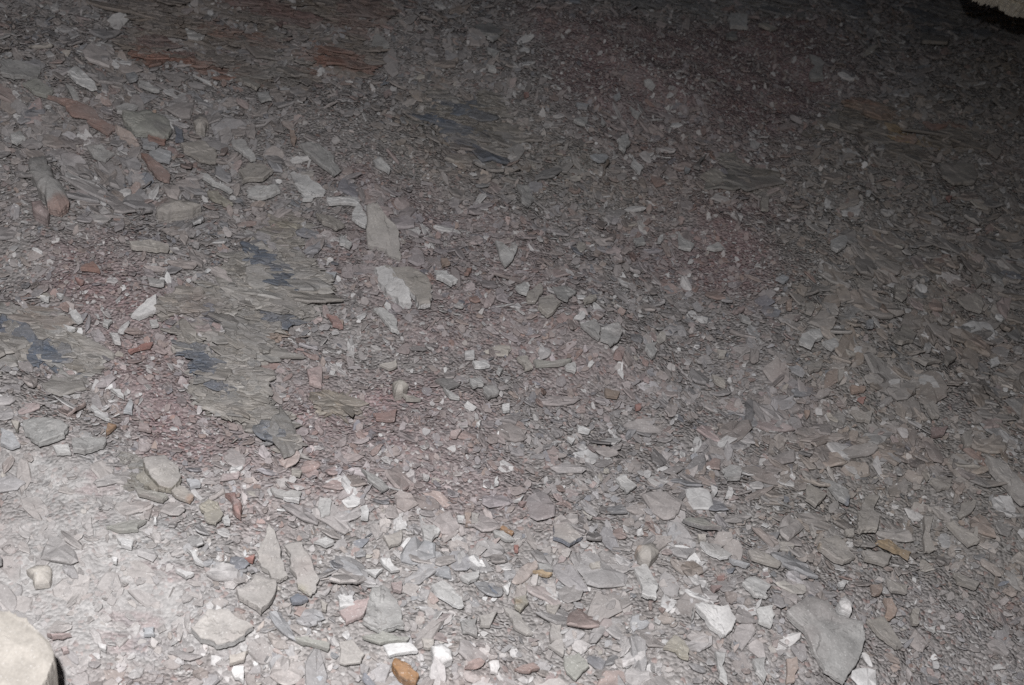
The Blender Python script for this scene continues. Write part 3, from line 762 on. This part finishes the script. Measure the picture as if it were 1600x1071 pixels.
# ------------------------------------------------------------------ bedded shale breaking through the scree
# outline (px), tint, plate length, share of plates, coloured streaks (x, y, half length, half width, colour, strength), label, landmark
OUT = [
 dict(pg=[190,20,260,-20,420,-30,520,-10,585,20,590,60,575,110,520,135,440,130,330,140,250,112,200,70], col=(.265,.225,.20), L=.024, n=520, yaw=-.05,
      sp=[(300,110,70,18,'rust',.8),(520,90,70,14,'rust',.8),(420,15,70,12,'maroon',.6),(250,70,50,8,'maroon',.5),(380,55,50,10,'rust',.5),(570,30,30,30,'maroon',.4),(540,128,50,6,'rust',.6),(160,30,40,8,'maroon',.5),(440,90,30,40,'grey',.4)],
      label="rusty brown ledge of bedded shale along the top edge", lm='the rusty outcrop'),
 dict(pg=[610,150,690,128,785,150,792,200,775,250,735,252,690,212,640,185], col=(.27,.255,.235), L=.028, n=150, yaw=-.22,
      sp=[(690,192,38,8,'blue',.9),(740,236,26,9,'blue',.95),(700,160,60,3,'blue',.5),(740,175,40,3,'blue',.5),(700,120,40,4,'rust',.5)],
      label="bedded olive brown outcrop with two slate-blue stains", lm='the blue-stained outcrop'),
 dict(pg=[236,482,300,450,350,455,380,400,480,402,510,440,500,500,440,540,405,560,405,620,438,690,425,700,385,655,335,605,285,560,245,515], col=(.345,.33,.308), L=.024, n=560, yaw=-.10,
      sp=[(418,412,34,5,'blue',.8,-38),(447,438,22,9,'blue',.9,-40),(326,490,14,12,'blue',.7,-50),(436,494,10,20,'blue',.8,30),(300,560,24,12,'blue',.8,-25),(330,596,20,6,'blue',.85,-20),
          (350,612,12,6,'blue',.8,-30),(385,520,30,4,'dark',.5,-10),(425,680,12,10,'blue',.6,-40),(360,500,50,5,'dark',.4),(285,498,12,5,'blue',.6),(435,530,14,14,'orange',.5),(300,540,20,5,'blue',.5)],
      label="ragged layered shale outcrop crossed by slate-blue streaks", lm='the blue-streaked outcrop'),
 dict(pg=[-60,470,30,478,70,500,105,535,128,572,105,595,60,600,-60,560], col=(.345,.332,.312), L=.028, n=230, yaw=-.15,
      sp=[(8,508,22,7,'blue',.9,-12),(38,524,24,7,'blue',.9,-15),(70,545,24,8,'blue',.85,-15),(75,572,32,14,'blue',.95,-18),(60,500,30,8,'orange',.25)],
      label="layered shale outcrop at the picture edge with a deep blue band", lm='the blue-banded outcrop'),
 dict(pg=[1260,190,1350,160,1430,190,1520,205,1500,225,1430,240,1340,235,1270,215], col=(.31,.28,.25), L=.030, n=170, yaw=-.16,
      sp=[(1370,170,30,10,'orange',.6),(1415,212,30,9,'ochre',.6),(1500,190,50,8,'rust',.5),(1320,150,30,8,'rust',.5)],
      label="dark bedded outcrop stained ochre and orange", lm='the ochre-stained outcrop'),
 dict(pg=[800,-30,1640,-30,1640,60,1480,52,1330,40,1200,28,1060,12,900,12,810,0], col=(.30,.305,.315), L=.026, n=380, yaw=-.06,
      sp=[(850,10,30,20,'blue',.5),(1420,30,70,14,'blue',.4),(1180,30,20,8,'cream',.4),(1120,55,30,10,'maroon',.5)],
      label="bluish grey bedded ledge under the overhanging rock", lm='the bluish grey ledge'),
 dict(pg=[1080,258,1150,250,1200,275,1190,290,1130,292,1080,280], col=(.295,.28,.255), L=.028, n=70, yaw=-.1, sp=[],
      label="small olive outcrop on the dark slope above the reddish crumbs", lm='the small olive outcrop'),
 dict(pg=[535,600,590,590,600,620,570,640,530,632], col=(.31,.275,.23), L=.022, n=60, yaw=-.05, sp=[(560,612,15,6,'rust',.4)],
      label="small brown layered outcrop below the blue-streaked one", lm='the small brown outcrop'),
 dict(pg=[150,728,180,718,215,725,210,740,160,740], col=(.25,.245,.225), L=.012, n=60, yaw=-.05, sp=[],
      label="dark layered sliver of bedrock beside the layered beige slab", lm='the dark layered sliver'),
 dict(pg=[390,350,440,336,500,352,505,372,440,380,395,372], col=(.33,.31,.28), L=.026, n=70, yaw=-.1, sp=[(430,345,25,6,'yellow',.4)],
      label="grey shale ledge just uphill of the blue-streaked outcrop", lm='the grey shale ledge'),
]
rs = np.random.RandomState(7)
LAND = []
def centroid_px(p): return p.mean(0)
for o in OUT:
    o['pg'] = np.array(o['pg'], float).reshape(-1, 2)
    LAND.append((np.clip(o['pg'], 0, 1600).mean(0), o['lm']))
PG = []
for reg, pts, col, label, lm, k in FL:
    p = poly(reg, pts); PG.append(p)
    if lm: LAND.append((p.mean(0), lm))
LAND += [(np.array([945., 262]), 'the thin dark twig'), (np.array([633., 1048]), 'the brown bark piece'), (np.array([35., 1020]), 'the smooth corner boulder'),
         (np.array([1560., 12]), 'the overhanging rock')]
used = set()
def auto_label(c, col, pg, noun, self_lm=None):
    sz = math.sqrt(abs(np.dot(pg[:, 0], np.roll(pg[:, 1], 1)) - np.dot(pg[:, 1], np.roll(pg[:, 0], 1))) / 2)
    q = pg - pg.mean(0); ev, evec = np.linalg.eigh(q.T @ q); asp = math.sqrt(ev[1] / max(ev[0], 1e-6))
    d = evec[:, 1]; ang = abs(math.degrees(math.atan2(d[1], d[0]))) % 180
    big = 'tiny' if sz < 9 else 'small' if sz < 17 else '' if sz < 27 else 'large'
    shp = ('narrow' if asp > 2.6 else 'long' if asp > 1.8 else 'broad' if asp < 1.25 else '')
    pos = (' upright' if 60 < ang < 120 else '') if asp > 1.8 else ''
    near = sorted(LAND, key=lambda L: np.hypot(*(L[0] - c)))
    near = [L for L in near if L[1] != self_lm]
    for i in range(0, 6):
        for j in range(0, 9):
            if i == j: continue
            a_, b_ = near[i], near[j]
            va, vb = a_[0] - c, b_[0] - c
            dy = c[1] - a_[0][1]; dx = c[0] - a_[0][0]
            dist = np.hypot(dx, dy)
            if j == 0 or (np.dot(va, vb) / (np.hypot(*va) * np.hypot(*vb) + 1e-6)) > -.3:
                rel = ('below' if dy > 0 else 'above') if abs(dy) > abs(dx) else 'beside'
                txt = f"{rel} {a_[1]} facing {b_[1]}" if rel == 'beside' else f"{rel} {a_[1]}, nearer it than {b_[1]}"
                if np.hypot(*vb) < dist: continue
            else: txt = f"between {a_[1]} and {b_[1]}"
            L = ' '.join(x for x in [big, shp + pos, WORD[col], noun, txt] if x).replace('  ', ' ')
            if len(L.replace(',', '').split()) <= 16 and L not in used:
                used.add(L); return L
    raise RuntimeError('no label')

# --- bedrock
BED = []
TH = [.46, .45, .48, .43, .47, .50, .50, .45, .40, .45]
for oi, o in enumerate(OUT):
    pgm = P(o['pg'][:, 0], o['pg'][:, 1], .004)
    g2 = pgm[:, :2]; BED.append(g2)
    r2 = np.random.RandomState(100 + oi)
    # plates, drawn over the outline
    lo, hi = g2.min(0) - .01, g2.max(0) + .01
    n = int(o['n'] * 9.5); U = np.empty(0); V = np.empty(0)
    while len(U) < n:
        a_, b_ = r2.uniform(lo[0], hi[0], 4000), r2.uniform(lo[1], hi[1], 4000)
        ju, jv = (fbm(a_ / .06, b_ / .06, 3) - .5) * .09, (fbm(a_ / .06, b_ / .06, 4) - .5) * .09
        m = inside(g2, a_ + ju, b_ + jv) & (fbm(a_ / .075, b_ / .035, 333 + oi, 3) > TH[oi]); U = np.r_[U, a_[m]]; V = np.r_[V, b_[m]]
    U, V = U[:n], V[:n]
    L = o['L'] * .50 * r2.lognormal(-.1, .5, n)
    asp = r2.uniform(1.2, 3.0, n); yaw = o['yaw'] + r2.normal(0, .5, n) + (fbm(U / .15, V / .15, 19) - .5) * .8
    th = np.clip(L * r2.uniform(.05, .12, n), .0009, .0032)
    am = 1.0 if oi in (0, 2) else .45
    hump = (fbm(U / .09 + oi, V / .05, 31, 2) - .35) * .018
    stp = ((V + .12 * U) / .028 + (fbm(U / .07, V / .03, 57, 3) - .5) * 4.5) % 1.0
    hz = relief(U, V) + hump * am + r2.uniform(-.003, .003, n) + (1 - stp) * .013 * am - .002 * (am < 1)
    tint = (np.array(o['col'])[None] + (fbm(U / .06, V / .04, 77)[:, None] - .5) * np.array([.11, .115, .13])) * r2.lognormal(0, .17, (n, 1)) + r2.normal(0, .006, (n, 1)) * np.array([1, 0, -1])
    px, _ = to_px(np.stack([U, V, hz], 1))
    def streak(px, tint, o=o):
        for s in o['sp']:
            sx, sy, ra, rb, cn, f = s[:6]; an = math.radians(s[6] if len(s) > 6 else -16)
            dx, dy = px[:, 0] - sx, -(px[:, 1] - sy)
            a_ = (dx * math.cos(an) + dy * math.sin(an)) / ra; b_ = (-dx * math.sin(an) + dy * math.cos(an)) / (rb * .75)
            w_ = (np.clip((1.55 - np.hypot(a_, b_) - (fbm(px[:, 0] / 12, px[:, 1] / 4, 9) - .5) * 1.9) * 7, 0, 1) * min(1, f * 1.25))[:, None]
            tint = tint * (1 - w_) + np.array(COL[cn]) * w_
        return tint
    tint = streak(px, tint)
    tint = np.clip(tint, .03, .7)
    B = flake_batch(U, V, hz, L, asp, yaw, r2.normal(0, .06, n), r2.normal(-.12, .13, n), th, tint, K=14, rs=r2, rough=.14, m=6, fac=.004)
    # the rock face under the plates
    nu = max(8, int((hi[0] - lo[0]) / .004)); nv_ = max(8, int((hi[1] - lo[1]) / .004))
    gu_, gv_ = np.meshgrid(np.linspace(lo[0], hi[0], nu), np.linspace(lo[1], hi[1], nv_))
    fu_, fv_ = gu_.ravel(), gv_.ravel()
    e = np.zeros(fu_.shape)
    for ox, oy in ((0, 0), (.012, 0), (-.012, 0), (0, .012), (0, -.012)): e += inside(g2, fu_ + ox + (fbm(fu_ / .06, fv_ / .06, 3) - .5) * .09, fv_ + oy + (fbm(fu_ / .06, fv_ / .06, 4) - .5) * .09)
    ph = (fv_ + .25 * math.tan(o['yaw']) * fu_) / .011 + (fbm(fu_ / .06, fv_ / .012, 51) - .5) * 3
    z = relief(fu_, fv_) + (fbm(fu_ / .09 + oi, fv_ / .05, 31, 2) - .35) * .018 * am - (1 - e / 5) * .03 - .0035 + (ph % 1.0) * .004 * am
    ti = np.array(o['col'])[None] * (.85 + .3 * fbm(fu_ / .03, fv_ / .01, 61))[:, None]
    ti = streak(to_px(np.stack([fu_, fv_, z], 1))[0], ti)
    l1, s1, t1 = grid_faces(nu, nv_)
    keep = e.reshape(nv_, nu)[:-1, :-1].ravel() > 0
    l1 = l1.reshape(-1, 4)[keep].ravel(); s1 = np.arange(keep.sum()) * 4; t1 = t1[keep]
    G = (np.stack([fu_, fv_, z], 1), l1, s1, t1, np.c_[ti, np.full(len(ti), .3)])
    Vv, Ll, Ss, Tt, Cc = join([G, B])
    c0 = np.array([g2[:, 0].mean(), g2[:, 1].mean()]); cz = relief(c0[:1], c0[1:])[0]
    mw = Matrix(F.tolist()).to_4x4(); mw.translation = Vector(s2w(np.array([c0[0], c0[1], cz])))
    ob = link_mesh('shale_outcrop', Vv - np.array([c0[0], c0[1], cz]), Ll, Ss, Tt, Cc, M_BED, mw=mw)
    tag(ob, o['label'], 'outcrop', 'bedded shale outcrops'); used.add(o['label'])

# --- the flakes of the list
PLACED = []
def put(pg_px, col, label, k, noun='shale_flake', cvar=None, seed=0, top=.0115):
    r2 = np.random.RandomState(seed)
    q = P(pg_px[:, 0], pg_px[:, 1], top + k.get('lift', 0))
    sz = math.sqrt(abs(np.dot(q[:, 0], np.roll(q[:, 1], 1)) - np.dot(q[:, 1], np.roll(q[:, 0], 1))) / 2)
    tx, ty, dz, res = ground_fit(q)
    if noun == 'shale_flake': k['lift'] = k.get('lift', 0) * .5; k['t'] = min(k.get('t', 1), max(.004, k.get('t', 0) * .45)) if 't' in k else None
    if k.get('t', 0) is None: k.pop('t')
    th = k.get('t', float(np.clip(.13 * sz, .0018, .006)))
    tl = k.get('tilt', (r2.normal(0, .05), r2.normal(-.04, .06)))
    c = np.array(COL[col]); md = k.get('mixd', .2 if col in ('rust', 'red') else .38 if col in ('orange', 'yellow', 'bluewhite', 'cream', 'maroon', 'ochre', 'olive') else .15)
    base = np.array([.36, .335, .32]) if md > 0 else np.array([.44, .43, .41])
    c = c * (1 - abs(md)) + base * abs(md)
    c = c * (cvar if cvar is not None else r2.uniform(.92, 1.06) * (.93 if col == 'beige' else 1))
    lift = dz + top + k.get('lift', 0) - k.get('sink', 0) + min(res * .5, .003)
    tx, ty = float(np.clip(tx, -.3, .3)), float(np.clip(ty, -.22, .3)); sx_, sy_ = tx * .8 + tl[0], ty * .8 + tl[1]
    for _ in range(3):
        c2 = q[:, :2].mean(0); w0 = relief(c2[:1], c2[1:])[0] + lift
        d = np.stack([(pg_px[:, 0] - 800) / FPX, -(pg_px[:, 1] - 535.5) / FPX, -np.ones(len(pg_px))], -1) @ RC.T @ F
        nn = np.array([-sx_, -sy_, 1.0])
        t = (w0 - CW[2] + sx_ * (CW[0] - c2[0]) + sy_ * (CW[1] - c2[1])) / (d @ nn)
        q = CW + d * t[:, None]
    o, zt = slab_mesh(noun, q[:, :2], r2, max(th, top * .38 + k.get('lift', 0) * .6), (tx * .8 + tl[0], ty * .8 + tl[1]), c, mat=M_SMOOTH if k.get('smooth') else (M_CLEAN if col in ('white', 'pale', 'grey', 'ochre', 'brown') else M_FLAKE),
                      dome=k.get('dome', 0), spots=k.get('spots', ()), steps=k.get('steps', 1), lift=lift, rough=k.get('rough', .07), wall=k.get('wall'), smooth=k.get('smooth', False))
    if 'edge' in k:
        e = poly(k['_reg'], k['edge']); qe = P(e[:, 0], e[:, 1], top + k.get('lift', 0) * .6)
        ch, _ = slab_mesh('broken_edge', qe[:, :2], r2, .01, (tx + .25, ty + .35), np.array(COL[k.get('wall', 'white')]) * .85, lift=lift - .004, rough=.12, parent=o, lam=4)
        ch['label'] = 'ragged broken edge'
    if '_cen' in o: del o['_cen']
    PLACED.append(q[:, :2])
    if np.ptp(q[:, 1]) > .16 or np.ptp(q[:, 0]) > .16: print('BIGFLAKE', noun, pg_px.mean(0), np.ptp(q, 0))
    return o
for i, (reg, pts, col, label, lm, k) in enumerate(FL):
    p = PG[i]; k = dict(k); k['_reg'] = reg
    noun = k.get('n', 'shale_flake')
    o = put(p, col, label, k, noun=noun, seed=1000 + i)
    if label is None: label = auto_label(p.mean(0), col, p, 'chip' if noun == 'stone_chip' else noun.split('_')[-1] if noun != 'shale_flake' else 'shale flake')
    assert label not in [x for x in used] or label.startswith(('tiny', 'small', 'large', 'broad', 'narrow', 'long')) or True
    used.add(label)
    cat = {'shale_flake': 'shale flake', 'stone_chip': 'stone chip', 'pebble': 'pebble', 'cobble': 'cobble'}[noun]
    tag(o, label, cat, {'shale_flake': 'loose shale flakes on the scree', 'stone_chip': 'small chips on the scree', 'pebble': 'rounded pebbles on the scree', 'cobble': 'rounded cobbles on the scree'}[noun])

# --- loose rubble: the largest flakes one by one, the uncountable rest as one mass
A_lo, A_hi = P([-90, -90], [1120, -60], flat=True)[:, :2].min(0), P([1690, 1690], [1120, -60], flat=True)[:, :2].max(0)
A_lo = np.array([U0 - .03, V0 - .03]); A_hi = np.array([U1 + .03, V1 + .03])
def scatter(n, rs):
    u = rs.uniform(A_lo[0], A_hi[0], n); v = rs.uniform(A_lo[1], A_hi[1], n)
    px, dep = to_px(np.stack([u, v, np.zeros(n)], 1))
    m = (px[:, 0] > -110) & (px[:, 0] < 1710) & (px[:, 1] > -90) & (px[:, 1] < 1160)
    return u[m], v[m], px[m], dep[m]
def pile(cls, n, lo, hi, mu, sg, rs, asp, tilt, top, thk, K, m, avoid_placed, rough=.06):
    u, v, px, dep = scatter(n, rs)
    fi, du, co = field('fine', u, v), field('dust', u, v), field('coarse', u, v)
    bed = np.zeros(len(u), bool)
    for oi, g2 in enumerate(BED): bed |= (fbm(u / .075, v / .035, 333 + oi, 3) > TH[oi]) & inside(g2, u + (fbm(u / .06, v / .06, 3) - .5) * .09, v + (fbm(u / .06, v / .06, 4) - .5) * .09)
    mott = fbm(u / .07, v / .05, 151)
    pr = {'L': .16 + .75 * co - .7 * fi + .25 * du, 'M': .70 + .3 * co - .72 * fi - .12 * du + (mott - .5) * (1 - fi), 'S': .95 - .50 * fi - .12 * du, 'C': .40 + .60 * fi + .1 * du}[cls]
    pr = pr * np.where(bed, {'L': .02, 'M': .08, 'S': .25, 'C': .4}[cls] * np.clip(fbm(u / .05, v / .03, 155) * 7 - 3.0, .1, 2.2), 1)
    ok = rs.uniform(0, 1, len(u)) < pr
    s = np.clip(rs.lognormal(math.log(mu), sg, len(u)), lo, hi) * (1 + .25 * co * (cls in 'LM'))
    reach = {'L': .46, 'M': .38, 'S': .2, 'C': 0}[cls]
    if avoid_placed:
        for q in PLACED:
            c = q.mean(0); qq = c + (q - c) * avoid_placed
            near = ok & (np.abs(u - c[0]) < .1) & (np.abs(v - c[1]) < .1)
            if near.any():
                idx = np.where(near)[0]; hit = inside(qq, u[idx], v[idx])
                for ox, oy in ((1, 0), (-1, 0), (0, 1), (0, -1), (.7, .7), (-.7, .7), (.7, -.7), (-.7, -.7)):
                    hit |= inside(q, u[idx] + ox * s[idx] * reach, v[idx] + oy * s[idx] * reach)
                ok[idx[hit]] = False
    u, v, px, dep, du, fi, co, s = (x[ok] for x in (u, v, px, dep, du, fi, co, s))
    n = len(u)
    a_ = np.clip(rs.lognormal(math.log(asp), .3, n), 1.0, 4)
    yaw = np.where(rs.uniform(size=n) < .35, rs.normal(-.35, .5, n), rs.uniform(-1.6, 1.6, n))
    tx = rs.normal(0, tilt, n); ty = rs.normal(-.06, tilt, n)
    e = .004
    gx = (relief(u + e, v) - relief(u - e, v)) / (2 * e); gy = (relief(u, v + e) - relief(u, v - e)) / (2 * e)
    wz = relief(u, v) + top * rs.uniform(0, 1, n) ** .8 - du * .0035 - .0015
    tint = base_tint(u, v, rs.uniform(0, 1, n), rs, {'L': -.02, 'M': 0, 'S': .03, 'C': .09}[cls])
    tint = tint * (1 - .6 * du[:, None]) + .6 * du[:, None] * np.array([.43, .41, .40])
    th = np.clip(s * rs.uniform(*thk, n), .0007, .005)
    return dict(u=u, v=v, wz=wz, s=s, a=a_, yaw=yaw, tx=np.clip(tx + gx * .8, -.8, .8), ty=np.clip(ty + gy * .8, -.6, .8), th=th, tint=tint, px=px, dep=dep, K=K, m=m, rough=rough)
rs = np.random.RandomState(21)
big = pile('L', 4600, .022, .042, .027, .25, rs, 1.6, .14, .009, (.06, .13), 13, 6, 1.12, .05)
med = pile('M', 19000, .010, .024, .0145, .28, rs, 1.7, .25, .009, (.08, .20), 11, 6, 1.0, .06)
sml = pile('S', 76000, .0045, .011, .0068, .30, rs, 1.35, .34, .007, (.08, .22), 8, 5, .93, .07)
crm = pile('C', 90000, .0020, .0048, .0030, .28, rs, 1.3, .4, .0055, (.2, .45), 6, 5, .9, .08)
# the largest still loose become objects of their own
vis = (big['px'][:, 0] > 12) & (big['px'][:, 0] < 1588) & (big['px'][:, 1] > 12) & (big['px'][:, 1] < 1055)
score = np.where(vis, big['s'] / big['dep'], 0)
order = np.argsort(-score)
taken = []; cens = [q.mean(0) for q in PLACED]; lim = 296 - len(FL)
for i in order:
    if len(taken) >= lim or score[i] <= 0: break
    c = np.array([big['u'][i], big['v'][i]])
    if min(np.hypot(*(c - q)) for q in cens) < .030: continue
    taken.append(i); cens.append(c)
def nearest_col(t):
    ks = ['white', 'pale', 'grey', 'beige', 'tan', 'rust', 'pink', 'orange', 'cream', 'blue']
    return min(ks, key=lambda k: np.abs(np.array(COL[k]) - t).sum())
for j, i in enumerate(taken):
    r2 = np.random.RandomState(5000 + j)
    m_ = r2.randint(5, 8); th = np.sort((np.arange(m_) + r2.uniform(-.3, .3, m_)) / m_ * 2 * np.pi)
    r_ = r2.uniform(.38, .58, m_) * big['s'][i]
    x_, y_ = r_ * np.cos(th) * big['a'][i] ** .5, r_ * np.sin(th) / big['a'][i] ** .5
    cy_, sy_ = math.cos(big['yaw'][i]), math.sin(big['yaw'][i])
    q = np.stack([x_ * cy_ - y_ * sy_ + big['u'][i], x_ * sy_ + y_ * cy_ + big['v'][i]], 1)
    q3 = np.c_[q, relief(q[:, 0], q[:, 1])]
    ppx, _ = to_px(q3)
    tc = nearest_col(big['tint'][i])
    tx, ty, dz, res = ground_fit(q3)
    o, _ = slab_mesh('shale_flake', q, r2, float(np.clip(big['s'][i] * .11, .003, .006)), (tx * .8 + r2.normal(0, .07), ty * .8 + r2.normal(-.05, .08)), big['tint'][i] * .4 + np.array(COL[tc]) * .6, lift=dz + .0085)
    if '_cen' in o: del o['_cen']
    tag(o, auto_label(ppx.mean(0), tc, ppx, 'shale flake'), 'shale flake', 'loose shale flakes on the scree')
keep = np.ones(len(big['u']), bool); keep[taken] = False
keep &= ~((big['s'] / big['dep']) > (np.percentile(big['s'][taken] / big['dep'][taken], 30) if taken else 9))
def batch(d, keep=slice(None), seed=3):
    g_ = lambda k: d[k][keep]
    return flake_batch(g_('u'), g_('v'), g_('wz'), g_('s'), g_('a'), g_('yaw'), g_('tx'), g_('ty'), g_('th'), g_('tint'), K=d['K'], rs=np.random.RandomState(seed), rough=d['rough'], m=d['m'])
print('COUNTS', len(FL), len(taken), keep.sum(), len(med['u']), len(sml['u']), len(crm['u']))
def mass(name, parts, label):
    Vv, Ll, Ss, Tt, Cc = join(parts)
    o = link_mesh(name, s2w(Vv), Ll, Ss, Tt, Cc, M_FLAKE)
    tag(o, label, None, kind='stuff'); return o
mass('shale_rubble', [batch(big, keep, 3), batch(med, seed=4), batch(sml, seed=5)], 'grey and pinkish rubble of thin angular shale chips covering the slope')
mass('shale_gravel', [batch(crm, seed=6)], 'fine pinkish grey shale crumbs between the flakes')

# --- the smooth boulder in the near corner, the overhanging rock, the twig and the bark
def solid(name, outline_px, w_top, depth, col, mat, seed, lean=(0, 0), dome=.01, rough=.02, under=.8, w_px=None, smooth=False):
    """a thick rock: its top face follows an outline, its sides go down into the slope"""
    r2 = np.random.RandomState(seed)
    pg = np.array(outline_px, float).reshape(-1, 2)
    q = P(pg[:, 0], pg[:, 1], w_top if w_px is None else w_px, flat=True)
    c = q.mean(0)
    pl = rough_outline(q[:, :2] - c[:2], r2, 3, rough); K = len(pl)
    if 0.5 * (np.dot(pl[:, 0], np.roll(pl[:, 1], -1)) - np.dot(pl[:, 1], np.roll(pl[:, 0], -1))) < 0: pl = pl[::-1]
    rings = []
    for f, sc in ((1, under), (.75, under * .7 + .3), (.5, under * .4 + .6), (.3, .98), (.16, 1.0), (.06, 1.0), (.015, .99)):
        qq = pl * (sc + r2.normal(0, .006, (K, 1))); rings.append(np.c_[qq, -depth * f + r2.normal(0, .0015, K)])
    for f in (.97, .93, .86, .76, .64, .5, .36, .2):
        qq = pl * f; h = (fbm(qq[:, 0] / .05, qq[:, 1] / .05, seed, 4) - .5) * .012
        rings.append(np.c_[qq, h * min(1, (1 - f) * 8) + dome * (1 - f * f)])
    V = np.concatenate(rings + [np.array([[0, 0, dome]])])
    V[:, 2] += V[:, 0] * lean[0] + V[:, 1] * lean[1]
    nr = len(rings); k = np.arange(K); k2 = (k + 1) % K
    qd = np.concatenate([np.stack([i * K + k, i * K + k2, (i + 1) * K + k2, (i + 1) * K + k], 1) for i in range(nr - 1)])
    tr = np.stack([(nr - 1) * K + k, (nr - 1) * K + k2, np.full(K, nr * K)], 1)
    loops = np.concatenate([qd.ravel(), tr.ravel(), k[::-1]]); tot = np.concatenate([np.full(len(qd), 4), np.full(K, 3), [K]])
    st = np.concatenate([[0], np.cumsum(tot)[:-1]])
    cc = np.array(col)[None] * (.9 + .2 * fbm(V[:, 0] / .03, V[:, 1] / .03, seed + 1))[:, None]
    mw = Matrix(F.tolist()).to_4x4(); mw.translation = Vector(s2w(np.array([c[0], c[1], w_top])))
    return link_mesh(name, V, loops, st, tot, np.c_[cc, np.full(len(V), .4)], mat, smooth, mw=mw)
o = solid('boulder', [-90,930,-30,944,0,954,16,955,30,963,42,965,58,984,80,1006,83,1014,86,1032,78,1050,64,1078,46,1130,-90,1150], .10, .13, (.36, .338, .308), M_SMOOTH, 77, dome=.002, under=.7, rough=.03, smooth=False)
tag(o, 'flat smooth cream boulder filling the near bottom corner with a black gap beside it', 'boulder')
o = solid('overhanging_rock', [1490,-60,1506,-12,1522,-1,1540,4,1556,6,1570,16,1590,24,1612,24,1680,40,1850,60,2000,-60,1900,-300,1560,-300], .19, .03, (.78, .74, .64), M_SMOOTH, 99, dome=.01, under=.995, w_px=.165)
tag(o, 'pale yellowish rock jutting over a black gap at the top corner', 'rock')
f_ = solid('rock_foot', [1720,-20,1850,20,1960,-60,1880,-240,1700,-240], .165, .30, (.40, .37, .31), M_BED, 101, dome=0, under=1.05)
mw = f_.matrix_world.copy(); f_.parent = o; f_.matrix_parent_inverse = o.matrix_world.inverted(); f_.matrix_world = mw

def stick(name, pts, rad, col, seed):
    r2 = np.random.RandomState(seed); K = 8; V = []; n = len(pts)
    for i, (p, r_) in enumerate(zip(pts, rad)):
        t = np.array(pts[min(i + 1, n - 1)]) - np.array(pts[max(i - 1, 0)]); t = t / np.linalg.norm(t)
        a_ = np.cross(t, [0.3, .2, 1]); a_ /= np.linalg.norm(a_); b_ = np.cross(t, a_)
        for k in range(K):
            th = k / K * 2 * np.pi; rr = r_ * (1 + r2.uniform(-.22, .22))
            V.append(np.array(p) + rr * (math.cos(th) * a_ + math.sin(th) * b_))
    V = np.array(V); k = np.arange(K); k2 = (k + 1) % K
    qd = np.concatenate([np.stack([i * K + k, i * K + k2, (i + 1) * K + k2, (i + 1) * K + k], 1) for i in range(n - 1)])
    loops = np.concatenate([qd.ravel(), k[::-1], (n - 1) * K + k]); tot = np.concatenate([np.full(len(qd), 4), [K, K]])
    st = np.concatenate([[0], np.cumsum(tot)[:-1]])
    c = V.mean(0); mw = Matrix(F.tolist()).to_4x4(); mw.translation = Vector(s2w(c))
    cc = np.array(col)[None] * r2.uniform(.75, 1.25, (len(V), 1))
    return link_mesh(name, V - c, loops, st, tot, np.c_[cc, np.full(len(V), .1)], M_FLAKE, True, mw=mw)
a_ = P(942, 275, .012)[0]; b_ = P(949, 250, .018)[0]
pts = [a_ + (b_ - a_) * f + np.array([.0012 * math.sin(f * 9), 0, .001 * math.sin(f * 7)]) for f in np.linspace(0, 1, 9)]
o = stick('twig', pts, [.0008, .0012, .0014, .0016, .0017, .0019, .002, .0026, .0016], (.10, .065, .035), 5)
tag(o, 'thin dark brown twig lying across grey chips near the curved white flake', 'twig')
k_ = dict(n='x', t=.007, dome=.004, lift=.006, steps=1, mixd=.02, rough=.09)
o = put(np.array([[612,1036],[617,1028],[626,1033],[643,1042],[655,1056],[650,1069],[634,1064],[620,1050]], float), 'brown', '', k_, noun='bark_piece', seed=42)
tag(o, 'short chunky brown piece of bark near the bottom edge', 'bark')
